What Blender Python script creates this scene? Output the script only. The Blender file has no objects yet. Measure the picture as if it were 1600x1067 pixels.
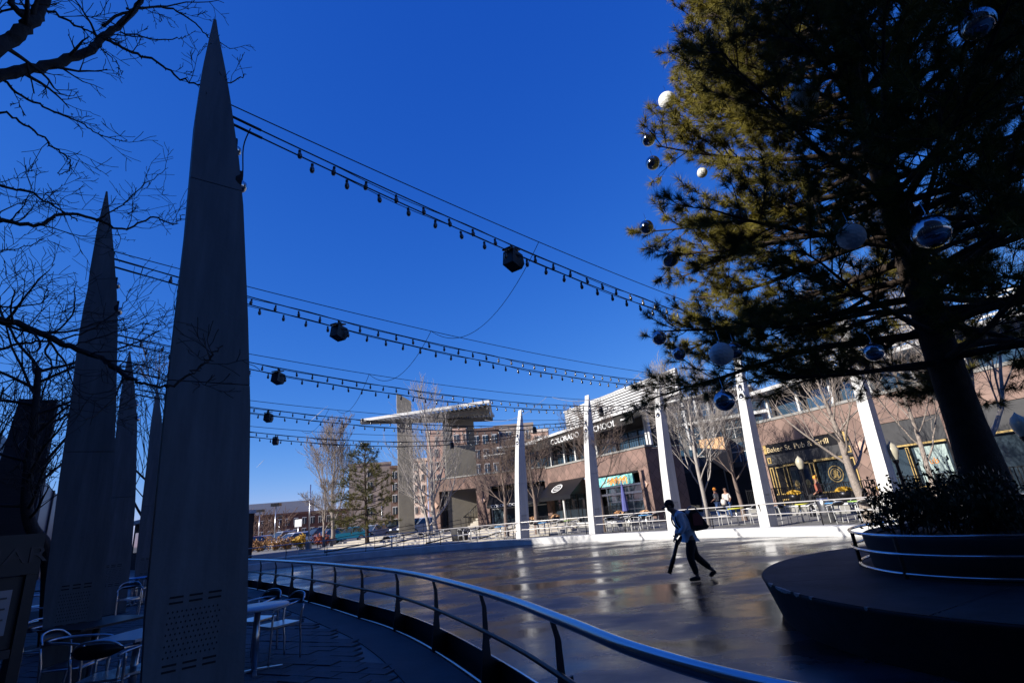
import bpy, math, random
from math import sin, cos, pi, radians, hypot, atan2
from mathutils import Vector, Matrix, Quaternion, noise
random.seed(11)
C = bpy.context.scene.collection
SC = bpy.context.scene

# ------------------------------------------------------------------ camera
FPX = 780.0; EYE = 1.6
up = Vector((577 - 800, 533.5 + 1771, FPX)).normalized()
fw = Vector((0, 0, 1)); yy = (fw - fw.dot(up) * up).normalized()
xx = yy.cross(up)
if xx.x < 0: xx = -xx
ROWS = (xx, yy, up)
def ray(px, py):
    d = Vector((px - 800, 533.5 - py, FPX))
    return Vector((xx.dot(d), yy.dot(d), up.dot(d)))
def G(px, py, z=0.0):                       # point of a level plane seen at a place of the photo
    r = ray(px, py); t = (z - EYE) / r.z
    return Vector((r.x * t, r.y * t, z))
def H(px, py, h):                           # point at horizontal distance h
    r = ray(px, py); t = h / hypot(r.x, r.y)
    return Vector((r.x * t, r.y * t, EYE + r.z * t))
cam_d = bpy.data.cameras.new('camera'); cam = bpy.data.objects.new('camera', cam_d); C.objects.link(cam)
cam_d.sensor_width = 36; cam_d.lens = FPX / 1600 * 36; cam_d.clip_end = 9000; cam_d.clip_start = .05
cx = Vector((xx.x, yy.x, up.x)); cy = Vector((xx.y, yy.y, up.y)); cz = Vector((xx.z, yy.z, up.z))
m = Matrix.Identity(4)
for i in range(3):
    m[i][0] = cx[i]; m[i][1] = cy[i]; m[i][2] = -cz[i]
m[2][3] = EYE
cam.matrix_world = m
SC.camera = cam

# ------------------------------------------------------------------ light
SUN_EL = radians(24.5); SH = Vector((-.88, -.475)).normalized()
SUNV = Vector((SH.x * cos(SUN_EL), SH.y * cos(SUN_EL), sin(SUN_EL)))
w = bpy.data.worlds.new('World'); SC.world = w; w.use_nodes = True
nt = w.node_tree; nt.nodes.clear()
sky = nt.nodes.new('ShaderNodeTexSky'); sky.sky_type = 'NISHITA'; sky.sun_disc = False
sky.sun_elevation = SUN_EL; sky.sun_rotation = atan2(SH.x, SH.y)
sky.altitude = 1600; sky.air_density = 1.0; sky.dust_density = .3; sky.ozone_density = 3.0
sep = nt.nodes.new('ShaderNodeSeparateColor'); com = nt.nodes.new('ShaderNodeCombineColor')
for ch, (k_, p_) in enumerate(((.26, 1.6), (.72, .95), (2.75, .47))):      # deep polarised blue, same for the whole sky
    pw_ = nt.nodes.new('ShaderNodeMath'); pw_.operation = 'POWER'; pw_.inputs[1].default_value = p_
    ml = nt.nodes.new('ShaderNodeMath'); ml.operation = 'MULTIPLY'; ml.inputs[1].default_value = k_
    nt.links.new(sep.outputs[ch], pw_.inputs[0]); nt.links.new(pw_.outputs[0], ml.inputs[0]); nt.links.new(ml.outputs[0], com.inputs[ch])
bg = nt.nodes.new('ShaderNodeBackground'); bg.inputs[1].default_value = .08
ow = nt.nodes.new('ShaderNodeOutputWorld')
nt.links.new(sky.outputs[0], sep.inputs[0]); nt.links.new(com.outputs[0], bg.inputs[0]); nt.links.new(bg.outputs[0], ow.inputs[0])
sd = bpy.data.lights.new('sun', 'SUN'); so = bpy.data.objects.new('sun', sd); C.objects.link(so)
sd.energy = 5.0; sd.angle = radians(.53); sd.color = (1, .94, .86)
so.rotation_euler = SUNV.to_track_quat('Z', 'Y').to_euler(); so.location = (0, 0, 60)
SC.view_settings.view_transform = 'Standard'; SC.view_settings.look = 'None'
SC.view_settings.exposure = .78; SC.view_settings.gamma = 1; SC.view_settings.use_curve_mapping = False

# ------------------------------------------------------------------ materials
def mat(name, col, rough=.6, metal=0, var=.15, scale=3.0, bump=0, spec=.5, detail=6, col2=None, thresh=None, emit=0, streak=None):
    mt = bpy.data.materials.new(name); mt.use_nodes = True
    n = mt.node_tree; b = n.nodes['Principled BSDF']
    b.inputs['Roughness'].default_value = rough; b.inputs['Metallic'].default_value = metal
    b.inputs['Specular IOR Level'].default_value = spec
    tc = n.nodes.new('ShaderNodeTexCoord'); nz = n.nodes.new('ShaderNodeTexNoise')
    nz.inputs['Scale'].default_value = scale; nz.inputs['Detail'].default_value = detail
    nz.inputs['Roughness'].default_value = .62
    if streak:
        mp_ = n.nodes.new('ShaderNodeMapping'); mp_.inputs['Scale'].default_value = streak
        n.links.new(tc.outputs['Object'], mp_.inputs[0]); n.links.new(mp_.outputs[0], nz.inputs['Vector'])
    else: n.links.new(tc.outputs['Object'], nz.inputs['Vector'])
    r = n.nodes.new('ShaderNodeValToRGB')
    c2 = col2 or tuple(min(1, c * (1 + var)) for c in col); c1 = col if col2 else tuple(c * (1 - var) for c in col)
    lo, hi = thresh or (.3, .7)
    r.color_ramp.elements[0].position = lo; r.color_ramp.elements[1].position = hi
    r.color_ramp.elements[0].color = (*c1, 1); r.color_ramp.elements[1].color = (*c2, 1)
    n.links.new(nz.outputs[0], r.inputs[0]); n.links.new(r.outputs[0], b.inputs['Base Color'])
    if bump:
        bp = n.nodes.new('ShaderNodeBump'); bp.inputs['Strength'].default_value = bump; bp.inputs['Distance'].default_value = .02
        n2 = n.nodes.new('ShaderNodeTexNoise'); n2.inputs['Scale'].default_value = scale * 8; n2.inputs['Detail'].default_value = 4
        n.links.new(tc.outputs['Object'], n2.inputs['Vector'])
        n.links.new(n2.outputs[0], bp.inputs['Height']); n.links.new(bp.outputs[0], b.inputs['Normal'])
    if emit:
        b.inputs['Emission Color'].default_value = (*col, 1); b.inputs['Emission Strength'].default_value = emit
    return mt
def brick_mat(name, c1, c2, mortar, sc, rot=0, w_=.5, h_=.25, ms=.02, rough=.85):
    mt = mat(name, c1, rough); n = mt.node_tree; b = n.nodes['Principled BSDF']
    tc = n.nodes.new('ShaderNodeTexCoord'); mp = n.nodes.new('ShaderNodeMapping')
    br = n.nodes.new('ShaderNodeTexBrick')
    cb = n.nodes.new('ShaderNodeCombineXYZ'); sp = n.nodes.new('ShaderNodeSeparateXYZ'); ad = n.nodes.new('ShaderNodeMath')
    n.links.new(tc.outputs['Object'], sp.inputs[0]); n.links.new(sp.outputs[0], ad.inputs[0]); n.links.new(sp.outputs[1], ad.inputs[1])
    n.links.new(ad.outputs[0], cb.inputs[0]); n.links.new(sp.outputs[2], cb.inputs[1])
    mp.inputs['Rotation'].default_value = (0, 0, rot)
    n.links.new(cb.outputs[0], mp.inputs[0]); n.links.new(mp.outputs[0], br.inputs['Vector'])
    br.inputs['Color1'].default_value = (*c1, 1); br.inputs['Color2'].default_value = (*c2, 1); br.inputs['Mortar'].default_value = (*mortar, 1)
    br.inputs['Scale'].default_value = sc; br.inputs['Brick Width'].default_value = w_; br.inputs['Row Height'].default_value = h_
    br.inputs['Mortar Size'].default_value = ms
    mx = n.nodes.new('ShaderNodeMix'); mx.data_type = 'RGBA'; mx.blend_type = 'MULTIPLY'; mx.inputs[0].default_value = .6
    nz = n.nodes.new('ShaderNodeTexNoise'); nz.inputs['Scale'].default_value = 1.3; nz.inputs['Detail'].default_value = 8
    rr = n.nodes.new('ShaderNodeValToRGB'); rr.color_ramp.elements[0].color = (.5, .5, .5, 1); rr.color_ramp.elements[0].position = .3; rr.color_ramp.elements[1].position = .65
    n.links.new(tc.outputs['Object'], nz.inputs['Vector']); n.links.new(nz.outputs[0], rr.inputs[0])
    n.links.new(br.outputs[0], mx.inputs[6]); n.links.new(rr.outputs[0], mx.inputs[7]); n.links.new(mx.outputs[2], b.inputs['Base Color'])
    return mt
M_ = {}
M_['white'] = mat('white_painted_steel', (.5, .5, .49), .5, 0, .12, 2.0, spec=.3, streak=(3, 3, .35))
M_['white_rough'] = mat('off_white_trim', (.46, .46, .44), .6, 0, .08)
M_['fin_shade'] = mat('shaded_weathered_fin_paint', (.105, .113, .12), .5, 0, .28, 2.6, bump=.1, spec=.35, streak=(2.5, 2.5, .3))  # white fins with their shade put into the base colour; streaks are weathering
M_['dark_hole'] = mat('vent_shadow', (.015, .016, .018), .9)
M_['black'] = mat('black_metal', (.012, .012, .014), .4, .3, .2, spec=.4)
M_['blackmatte'] = mat('black_cloth', (.010, .010, .012), .85, 0, .25, 9)
M_['cable'] = mat('black_cable', (.015, .014, .014), .6)
M_['wire'] = mat('pale_wire', (.25, .25, .26), .5)
M_['chrome'] = mat('polished_steel', (.62, .63, .65), .18, 1, .05)
M_['alu'] = mat('brushed_aluminium', (.55, .56, .58), .28, 1, .08, 20)
M_['steeldark'] = mat('dark_bronze_steel', (.025, .025, .03), .35, .7, .2)
M_['kick'] = mat('smoked_kick_board', (.012, .013, .016), .5, 0, .3)
M_['glassbulb'] = mat('clear_bulb_glass', (.1, .1, .1), .16, 0, .02, spec=1)
M_['conc'] = mat('plain_concrete', (.22, .215, .2), .8, 0, .22, 1.1, bump=.3)
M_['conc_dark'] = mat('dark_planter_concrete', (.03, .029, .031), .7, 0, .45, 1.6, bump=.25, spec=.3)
M_['curb'] = mat('pale_rink_kerb', (.54, .54, .53), .7, 0, .22, 1.3, bump=.2)
M_['steps'] = mat('cream_limestone', (.47, .43, .36), .85, 0, .18, 1.4, bump=.3)
M_['stepsj'] = mat('stone_joint', (.12, .11, .1), .9)
M_['brickF'] = brick_mat('rose_diamond_tile', (.235, .148, .12), (.15, .097, .08), (.07, .048, .04), 1.0, radians(45), .62, .62, .014)
M_['brickB'] = brick_mat('rose_brick', (.27, .18, .145), (.175, .115, .094), (.08, .055, .045), 1.0, radians(45), .62, .62, .014)
M_['brickD'] = brick_mat('deep_red_brick', (.13, .05, .04), (.09, .035, .03), (.1, .07, .06), 3.2)
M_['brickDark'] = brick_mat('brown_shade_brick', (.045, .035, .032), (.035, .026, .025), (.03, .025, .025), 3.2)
M_['aptTan'] = mat('tan_stucco', (.26, .215, .185), .9, 0, .1, .5)
M_['aptCream'] = mat('cream_stucco', (.6, .52, .44), .9, 0, .06, .5)
M_['aptPeach'] = mat('peach_stucco', (.5, .33, .25), .9, 0, .06, .5)
M_['aptBrown'] = mat('brown_stucco', (.12, .075, .06), .9, 0, .1, .5)
M_['pav'] = mat('ribbed_tan_concrete', (.2, .18, .145), .85, 0, .13, 1.4, bump=.4)
M_['glass'] = mat('window_glass', (.03, .045, .06), .04, 0, .3, .4, spec=1.0)
M_['glassblue'] = mat('blue_window_glass', (.05, .1, .16), .06, .4, .3, .3, spec=1.0)
M_['dark'] = mat('dark_interior', (.012, .011, .01), .8, 0, .4, .8)
M_['charc'] = mat('charcoal_panel', (.035, .035, .037), .6, 0, .2)
M_['gold'] = mat('gold_leaf', (.5, .35, .13), .4, .2, .15, 20)
M_['goldpale'] = mat('pale_gold_paint', (.75, .58, .32), .5)
M_['letter'] = mat('white_letter', (.8, .8, .78), .5)
M_['teal'] = mat('teal_mural_paint', (.3, .62, .55), .6, 0, .1, 3, col2=(.08, .38, .4), thresh=(.4, .6))
M_['orange'] = mat('orange_paint', (.85, .3, .03), .6)
M_['bark_pale'] = mat('pale_sunlit_bark', (.24, .2, .17), .85, 0, .5, 6, bump=.6, streak=(6, 6, 2))
M_['bark_birch'] = mat('white_birch_bark', (.3, .27, .245), .8, 0, .2, 5)
M_['bark_mid'] = mat('grey_brown_bark', (.15, .11, .09), .9, 0, .3, 5)
M_['bark_dark'] = mat('dark_bark', (.035, .028, .024), .9, 0, .35, 5, bump=.6)
M_['bark_brown'] = mat('brown_twig_bark', (.12, .07, .05), .9, 0, .3, 5)
M_['bark_pine'] = mat('pine_bark', (.04, .026, .018), .95, 0, .5, 7, bump=1)
M_['needle'] = mat('pine_needles', (.03, .036, .009), .6, 0, .3, 1.3, col2=(.22, .18, .025), spec=.2)
M_['needle2'] = mat('far_pine_needles', (.05, .065, .02), .7, 0, .3, .6, col2=(.15, .12, .03), spec=.2)
M_['leaf'] = mat('shrub_leaf', (.025, .04, .016), .5, 0, .4, 4, spec=.4)
M_['yellowleaf'] = mat('yellow_leaf', (.42, .25, .02), .7)
M_['rust'] = mat('rusty_grass_leaf', (.3, .16, .06), .8, 0, .4, 3)
M_['redbush'] = mat('red_shrub', (.34, .1, .06), .8, 0, .3)
M_['soil'] = mat('dark_soil', (.03, .022, .016), .95)
M_['mirror'] = mat('mirror_ball', (.45, .46, .48), .09, 1, .02)
M_['frost'] = mat('dimpled_white_ball', (.72, .72, .68), .45, 0, .05)
M_['hoodie'] = mat('light_blue_hoodie', (.62, .64, .7), .9, 0, .1, 8, bump=.3)
M_['trouser'] = mat('dark_trousers', (.012, .012, .014), .9, 0, .2, 8, bump=.3)
M_['skin'] = mat('skin', (.28, .14, .09), .6)
M_['maroon'] = mat('maroon_plastic', (.2, .03, .025), .4)
M_['jean'] = mat('blue_denim', (.05, .1, .24), .85)
M_['greyshirt'] = mat('grey_shirt', (.2, .2, .2), .9)
M_['whiteshirt'] = mat('white_shirt', (.6, .55, .5), .9)
M_['tyre'] = mat('tyre_rubber', (.015, .015, .015), .8)
M_['red_lamp'] = mat('red_lamp_lens', (.4, .01, .01), .2)
M_['poster'] = mat('poster_paper', (.16, .18, .2), .25, 0, .05, spec=.6)
M_['ochre'] = mat('ochre_render', (.62, .38, .2), .8)
M_['lampglobe'] = mat('frosted_lamp_globe', (.4, .37, .28), .3)
M_['umb'] = mat('blue_canvas', (.07, .08, .25), .8)
M_['contrail'] = mat('ice_cloud', (.35, .35, .36), 1)
for k, c in dict(blue=(.03, .16, .3), white=(.62, .63, .65), silver=(.35, .37, .4), black=(.015, .015, .018), red=(.16, .012, .016), grey=(.12, .13, .14), teal=(.01, .12, .2)).items():
    M_['car_' + k] = mat('car_paint_' + k, c, .22, .1, .03, spec=.8)
for k, c in dict(blue=(.08, .28, .55), yellow=(.62, .6, .05), green=(.3, .5, .1), dark=(.02, .02, .025), steel=(.45, .46, .48)).items():
    M_['top_' + k] = mat('tabletop_' + k, c, .3, 0, .05, spec=.6)

# wet rink concrete
def rink_mat():
    mt = mat('wet_rink_concrete', (.1, .09, .085), .5); n = mt.node_tree; b = n.nodes['Principled BSDF']; L = n.links
    tc = n.nodes.new('ShaderNodeTexCoord')
    def nz(scale, det, sx=1, sy=1, rot=0):
        mp = n.nodes.new('ShaderNodeMapping'); mp.inputs['Scale'].default_value = (sx, sy, 1); mp.inputs['Rotation'].default_value = (0, 0, rot)
        t = n.nodes.new('ShaderNodeTexNoise'); t.inputs['Scale'].default_value = scale; t.inputs['Detail'].default_value = det; t.inputs['Roughness'].default_value = .6
        L.new(tc.outputs['Object'], mp.inputs[0]); L.new(mp.outputs[0], t.inputs['Vector']); return t
    a = nz(.34, 7, 1, 1.8, .3); r = n.nodes.new('ShaderNodeValToRGB')
    r.color_ramp.elements[0].position = .41; r.color_ramp.elements[1].position = .62
    r.color_ramp.elements[0].color = (.03, .03, .03, 1); r.color_ramp.elements[1].color = (1, 1, 1, 1)
    L.new(a.outputs[0], r.inputs[0])
    ro = n.nodes.new('ShaderNodeMapRange'); ro.inputs[3].default_value = .10; ro.inputs[4].default_value = .46
    L.new(r.outputs[0], ro.inputs[0]); L.new(ro.outputs[0], b.inputs['Roughness'])
    c = n.nodes.new('ShaderNodeValToRGB'); c.color_ramp.elements[0].color = (.014, .013, .016, 1); c.color_ramp.elements[1].color = (.056, .06, .078, 1)
    L.new(r.outputs[0], c.inputs[0])
    f = nz(2.2, 8); m2 = n.nodes.new('ShaderNodeMix'); m2.data_type = 'RGBA'; m2.blend_type = 'MULTIPLY'; m2.inputs[0].default_value = .7
    fr = n.nodes.new('ShaderNodeValToRGB'); fr.color_ramp.elements[0].position = .3; fr.color_ramp.elements[0].color = (.35, .35, .35, 1); fr.color_ramp.elements[1].position = .7
    L.new(f.outputs[0], fr.inputs[0]); L.new(c.outputs[0], m2.inputs[6]); L.new(fr.outputs[0], m2.inputs[7]); L.new(m2.outputs[2], b.inputs['Base Color'])
    g = nz(45, 3); h = nz(1.1, 3); ad = n.nodes.new('ShaderNodeMath'); ad.operation = 'MULTIPLY_ADD'; ad.inputs[1].default_value = 6
    L.new(h.outputs[0], ad.inputs[0]); L.new(g.outputs[0], ad.inputs[2])
    bp = n.nodes.new('ShaderNodeBump'); bp.inputs['Distance'].default_value = .004
    bs = n.nodes.new('ShaderNodeMapRange'); bs.inputs[3].default_value = .2; bs.inputs[4].default_value = 1.0
    L.new(r.outputs[0], bs.inputs[0]); L.new(bs.outputs[0], bp.inputs['Strength'])
    L.new(ad.outputs[0], bp.inputs['Height']); L.new(bp.outputs[0], b.inputs['Normal'])
    b.inputs['Specular IOR Level'].default_value = .7
    return mt
M_['rink'] = rink_mat()
M_['ground'] = mat('grey_plaza_concrete', (.17, .165, .155), .85, 0, .2, .35, bump=.2)
M_['paver'] = mat('grey_paver', (.075, .075, .082), .75, 0, .35, 1.7, bump=.4, spec=.3)
M_['paverj'] = mat('paver_bedding', (.02, .02, .022), .95)

# ------------------------------------------------------------------ builders
class MB:
    def __init__(s): s.v = []; s.f = []; s.mi = []; s.sm = []; s.cur = 0
    def add(s, vs, fs, smooth=False):
        b = len(s.v); s.v += [tuple(v) for v in vs]
        for f in fs: s.f.append(tuple(b + i for i in f)); s.mi.append(s.cur); s.sm.append(smooth)
        return s
    def box(s, x0, x1, y0, y1, z0, z1):
        return s.add([(x, y, z) for z in (z0, z1) for y in (y0, y1) for x in (x0, x1)],
                     [(0, 2, 3, 1), (4, 5, 7, 6), (0, 1, 5, 4), (2, 6, 7, 3), (0, 4, 6, 2), (1, 3, 7, 5)])
    def obox(s, c, sx, sy, sz, rz=0, rx=0, ry=0):
        M = Matrix.Translation(c) @ Matrix.Rotation(rz, 4, 'Z') @ Matrix.Rotation(ry, 4, 'Y') @ Matrix.Rotation(rx, 4, 'X')
        vs = [M @ Vector((x * sx / 2, y * sy / 2, z * sz / 2)) for z in (-1, 1) for y in (-1, 1) for x in (-1, 1)]
        return s.add(vs, [(0, 2, 3, 1), (4, 5, 7, 6), (0, 1, 5, 4), (2, 6, 7, 3), (0, 4, 6, 2), (1, 3, 7, 5)])
    def beam(s, p, q, w_, h_, upv=(0, 0, 1)):
        p = Vector(p); q = Vector(q); d = (q - p).normalized(); u = Vector(upv)
        sd_ = d.cross(u)
        if sd_.length < 1e-4: sd_ = d.cross(Vector((1, 0, 0)))
        sd_.normalize(); u = sd_.cross(d)
        vs = [e + sd_ * a * w_ / 2 + u * b * h_ / 2 for e in (p, q) for a, b in ((-1, -1), (1, -1), (1, 1), (-1, 1))]
        return s.add(vs, [(3, 2, 1, 0), (4, 5, 6, 7), (0, 1, 5, 4), (1, 2, 6, 5), (2, 3, 7, 6), (3, 0, 4, 7)])
    def tube(s, pts, r, n=6, caps=True, smooth=True):
        pts = [Vector(p) for p in pts]; k = len(pts)
        rs = r if isinstance(r, (list, tuple)) else [r] * k
        vs = []; ref = None
        for i, p in enumerate(pts):
            d = (pts[min(i + 1, k - 1)] - pts[max(i - 1, 0)]).normalized()
            if ref is None:
                ref = d.cross(Vector((0, 0, 1)))
                if ref.length < 1e-3: ref = d.cross(Vector((1, 0, 0)))
            ref = (ref - ref.dot(d) * d); ref.normalize(); bb = d.cross(ref)
            for j in range(n):
                a = 2 * pi * j / n; vs.append(p + (ref * cos(a) + bb * sin(a)) * rs[i])
        fs = [(i * n + j, i * n + (j + 1) % n, (i + 1) * n + (j + 1) % n, (i + 1) * n + j) for i in range(k - 1) for j in range(n)]
        if caps: fs += [tuple(range(n - 1, -1, -1)), tuple((k - 1) * n + j for j in range(n))]
        return s.add(vs, fs, smooth)
    def lathe(s, prof, n=16, c=(0, 0, 0), smooth=True):
        vs = [(c[0] + r * cos(2 * pi * j / n), c[1] + r * sin(2 * pi * j / n), c[2] + z) for r, z in prof for j in range(n)]
        k = len(prof)
        fs = [(i * n + j, i * n + (j + 1) % n, (i + 1) * n + (j + 1) % n, (i + 1) * n + j) for i in range(k - 1) for j in range(n)]
        return s.add(vs, fs, smooth)
    def prism(s, poly, z0, z1, M=None):
        n = len(poly); vs = [Vector((x, y, z)) for z in (z0, z1) for x, y in poly]
        if M is not None: vs = [M @ v for v in vs]
        return s.add(vs, [tuple(range(n - 1, -1, -1)), tuple(range(n, 2 * n))] + [(i, (i + 1) % n, n + (i + 1) % n, n + i) for i in range(n)])
    def ball(s, c, r, nu=14, nv=9, sz=1):
        prof = [(r * sin(pi * i / nv), -r * sz * cos(pi * i / nv)) for i in range(nv + 1)]
        return s.lathe([(max(a, 1e-4), z) for a, z in prof], nu, c)
    def mesh(s, name, mats):
        me = bpy.data.meshes.new(name); me.from_pydata(s.v, [], s.f); me.update()
        if not isinstance(mats, (list, tuple)): mats = [mats]
        for q in mats: me.materials.append(M_[q] if isinstance(q, str) else q)
        if len(mats) > 1: me.polygons.foreach_set('material_index', s.mi)
        me.polygons.foreach_set('use_smooth', s.sm)
        return me
    def build(s, name, mats, parent=None, world=False):
        if parent is not None and world:
            o = parent.location; s.v = [(v[0] - o.x, v[1] - o.y, v[2] - o.z) for v in s.v]
        o = bpy.data.objects.new(name, s.mesh(name, mats)); C.objects.link(o); o.parent = parent
        return o
def tag(o, label=None, cat=None, group=None, kind=None):
    if label: o['label'] = label
    if cat: o['category'] = cat
    if group: o['group'] = group
    if kind: o['kind'] = kind
    return o
def thing(name, label, cat, loc=(0, 0, 0), rz=0, group=None):
    o = bpy.data.objects.new(name, None); C.objects.link(o); o.location = loc; o.rotation_euler = (0, 0, rz)
    o.empty_display_size = .2
    return tag(o, label, cat, group)
def part(name, mesh, parent, loc=(0, 0, 0), rot=(0, 0, 0), kind=None, label=None):
    o = bpy.data.objects.new(name, mesh); C.objects.link(o); o.parent = parent; o.location = loc; o.rotation_euler = rot
    if kind: o['kind'] = kind
    if label: o['label'] = label
    return o
def clone(root, loc, rz, label, group=None, topmat=None):
    r = root.copy(); C.objects.link(r); r.location = loc; r.rotation_euler = (0, 0, rz); r['label'] = label
    if group: r['group'] = group
    for ch in root.children:
        c = ch.copy(); C.objects.link(c); c.parent = r
        if topmat and ch.name.startswith('table_top'):
            c.data = ch.data.copy(); c.data.materials[0] = M_[topmat]
        for g in ch.children:
            d = g.copy(); C.objects.link(d); d.parent = c
    return r
def spline(pts, n=8):
    P = [Vector(p) for p in pts]; out = []
    for i in range(len(P) - 1):
        a = P[max(i - 1, 0)]; b = P[i]; c = P[i + 1]; d = P[min(i + 2, len(P) - 1)]
        for k in range(n):
            t = k / n; out.append(.5 * ((2 * b) + (c - a) * t + (2 * a - 5 * b + 4 * c - d) * t * t + (3 * b - a - 3 * c + d) * t ** 3))
    out.append(P[-1]); return out
def resample(P, step):
    out = [P[0].copy()]; acc = 0
    for a, b in zip(P, P[1:]):
        l = (b - a).length
        while acc + l >= step:
            t = (step - acc) / l; a = a + (b - a) * t; out.append(a.copy()); l = (b - a).length; acc = 0
        acc += l
    return out
def text(s, size, parent, loc, mt, rot=(pi / 2, 0, 0), ext=.02, align='LEFT', name='lettering', sx=1):
    cu = bpy.data.curves.new(name, 'FONT'); cu.body = s; cu.size = size; cu.extrude = ext; cu.align_x = align
    cu.materials.append(M_[mt]); o = bpy.data.objects.new(name, cu); C.objects.link(o); o.parent = parent
    me = bpy.data.meshes.new_from_object(o); C.objects.unlink(o); bpy.data.objects.remove(o)
    o = bpy.data.objects.new(name, me); C.objects.link(o); o.parent = parent
    o.location = loc; o.rotation_euler = rot; o.scale = (sx, 1, 1); return o

# ------------------------------------------------------------------ ground, rink
RAIL = [(-12.6, 20.6), (-10.5, 18.9), (-8.45, 16.7), (-6.15, 13.9), (-4.42, 11.7), (-3.32, 10.2), (-2.4, 8.95), (-1.57, 7.6), (-.82, 6.15), (-.22, 4.85),
        (.2, 3.75), (.51, 2.93), (.93, 2.22), (1.65, 1.5), (2.9, 1.0)]
FAR = [(-12.6, 20.6), (-16.6, 22.6), (-18.8, 26.2), (-17.6, 29.4), (-14, 31.1), (-10.5, 31.6), (-7.5, 31.6), (-4.9, 31.15), (-1.3, 30.1), (2.2, 28.0), (5.1, 25.6),
       (7.5, 23.1), (9.2, 20.9), (10.6, 18.7), (12.3, 15.3), (13.4, 11), (13, 6), (11, 2), (8, -.4), (5, 0), (2.9, 1.0)]
rail_c = spline([(x, y, 0) for x, y in RAIL], 10); far_c = spline([(x, y, 0) for x, y in FAR], 8)
loop = rail_c[:-1] + far_c[:0:-1]           # closed outline of the rink
n_r = len(rail_c) - 1
mb = MB(); cen = Vector((-1.5, 15, 0)); n = len(loop)
rings = []
for sc_ in (1, 1.02, 4, 30, 700):
    ring = []
    for i, p in enumerate(loop):
        q = cen + (p - cen) * sc_
        if sc_ > 5: q = cen + (p - cen).normalized() * (14 * sc_)
        z = 0 if i < n_r else .02
        ring.append((q.x, q.y, z))
    rings.append(ring)
for ring in rings: mb.v += ring
for k in range(len(rings) - 1):
    for i in range(n):
        j = (i + 1) % n; mb.f.append((k * n + i, k * n + j, (k + 1) * n + j, (k + 1) * n + i)); mb.mi.append(0); mb.sm.append(False)
tag(mb.build('ground', 'ground'), kind='structure')
mb = MB(); mb.add([(p.x, p.y, -.25) for p in loop], [tuple(range(n))]); tag(mb.build('rink_floor', 'rink'), kind='structure')
mb = MB()
for a, b in zip(rail_c, rail_c[1:]): mb.add([(a.x, a.y, -.26), (b.x, b.y, -.26), (b.x, b.y, 0), (a.x, a.y, 0)], [(0, 1, 2, 3)])
tag(mb.build('rink_edge', 'conc_dark'), kind='structure')
# pale kerb round the far side
def ribbon(mb, P, w0, w1, z0, z1):
    k = len(P); vs = []
    for i, p in enumerate(P):
        d = (P[min(i + 1, k - 1)] - P[max(i - 1, 0)]).normalized(); nn = Vector((-d.y, d.x, 0))
        for a, z in ((w0, z0), (w1, z0), (w1, z1), (w0, z1)): q = p + nn * a; vs.append((q.x, q.y, z))
    fs = [(4 * i + j, 4 * i + (j + 1) % 4, 4 * i + 4 + (j + 1) % 4, 4 * i + 4 + j) for i in range(k - 1) for j in range(4)]
    mb.add(vs, fs + [(3, 2, 1, 0), tuple(4 * (k - 1) + j for j in range(4))]); return mb
tag(ribbon(MB(), far_c, -.06, .4, -.26, .07).build('rink_kerb', 'curb'), kind='structure')

# pavers of the near terrace
terr = tag(ribbon(MB(), rail_c[20:], -.62, -.03, -.05, .012).build('terrace_border', mat('smooth_border_concrete', (.06, .06, .066), .8, 0, .2, 1.3, bump=.2)), kind='structure')
mb = MB(); mb.add([(-16, -2, .002), (1.5, -2, .002), (1.5, 1.8, .002), (-.7, 4.8, .002), (-9, 17, .002), (-16, 17, .002)], [(0, 1, 2, 3, 4, 5)])
bed = tag(mb.build('terrace_bedding', 'paverj'), kind='structure')
rc2 = rail_c[::3]
def off_rail(x, y):
    best = 1e9; sgn = 1
    for a, b in zip(rc2, rc2[1:]):
        ax, ay, bx, by = a.x, a.y, b.x, b.y; dx, dy = bx - ax, by - ay
        t = max(0, min(1, ((x - ax) * dx + (y - ay) * dy) / (dx * dx + dy * dy)))
        qx, qy = ax + dx * t, ay + dy * t; dd = (x - qx) ** 2 + (y - qy) ** 2
        if dd < best: best = dd; sgn = (dx * (y - ay) - dy * (x - ax))
    return (best ** .5) * (1 if sgn < 0 else -1)
pa = radians(-24); PW, PH = .40, .2; cand = []
for j in range(-10, 95):
    for i in range(-46, 14):
        u = (i + (j % 2) * .5) * PW; v = j * PH
        x = u * cos(pa) - v * sin(pa) ; y = u * sin(pa) + v * cos(pa)
        if y < -1 or x < -13 or y > 15.5: continue
        o_ = off_rail(x, y)
        if o_ < .74: continue
        cand.append((hypot(x, y), x, y))
pm = MB().box(-PW / 2 + .006, PW / 2 - .006, -PH / 2 + .006, PH / 2 - .006, -.03, 0).mesh('paver', 'paver')
def inview(x, y):
    v = Vector((x, y, -EYE)); cxx = v.x * xx.x + v.y * yy.x + v.z * up.x
    c_ = Vector((xx.x * v.x + yy.x * v.y + up.x * v.z, xx.y * v.x + yy.y * v.y + up.y * v.z, xx.z * v.x + yy.z * v.y + up.z * v.z))
    if c_.z <= 0: return False
    px = 800 + FPX * c_.x / c_.z; py = 533 - FPX * c_.y / c_.z
    return 385 < px < 1000 and 880 < py < 1085
cand.sort(); near = [c for c in cand if inview(c[1], c[2])][:298]; ns = set(near); stuff = MB()
for d_, x, y in near: part('paver', pm, bed, (x, y, .022 + random.uniform(-.006, .006)), (random.uniform(-.012, .012), random.uniform(-.012, .012), pa + random.uniform(-.012, .012)))
for c in cand:
    if c in ns: continue
    stuff.obox((c[1], c[2], .006), PW - .014, PH - .014, .032 + random.uniform(-.008, .008), pa)
tag(stuff.build('paving', 'paver', bed), kind='stuff')

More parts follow.
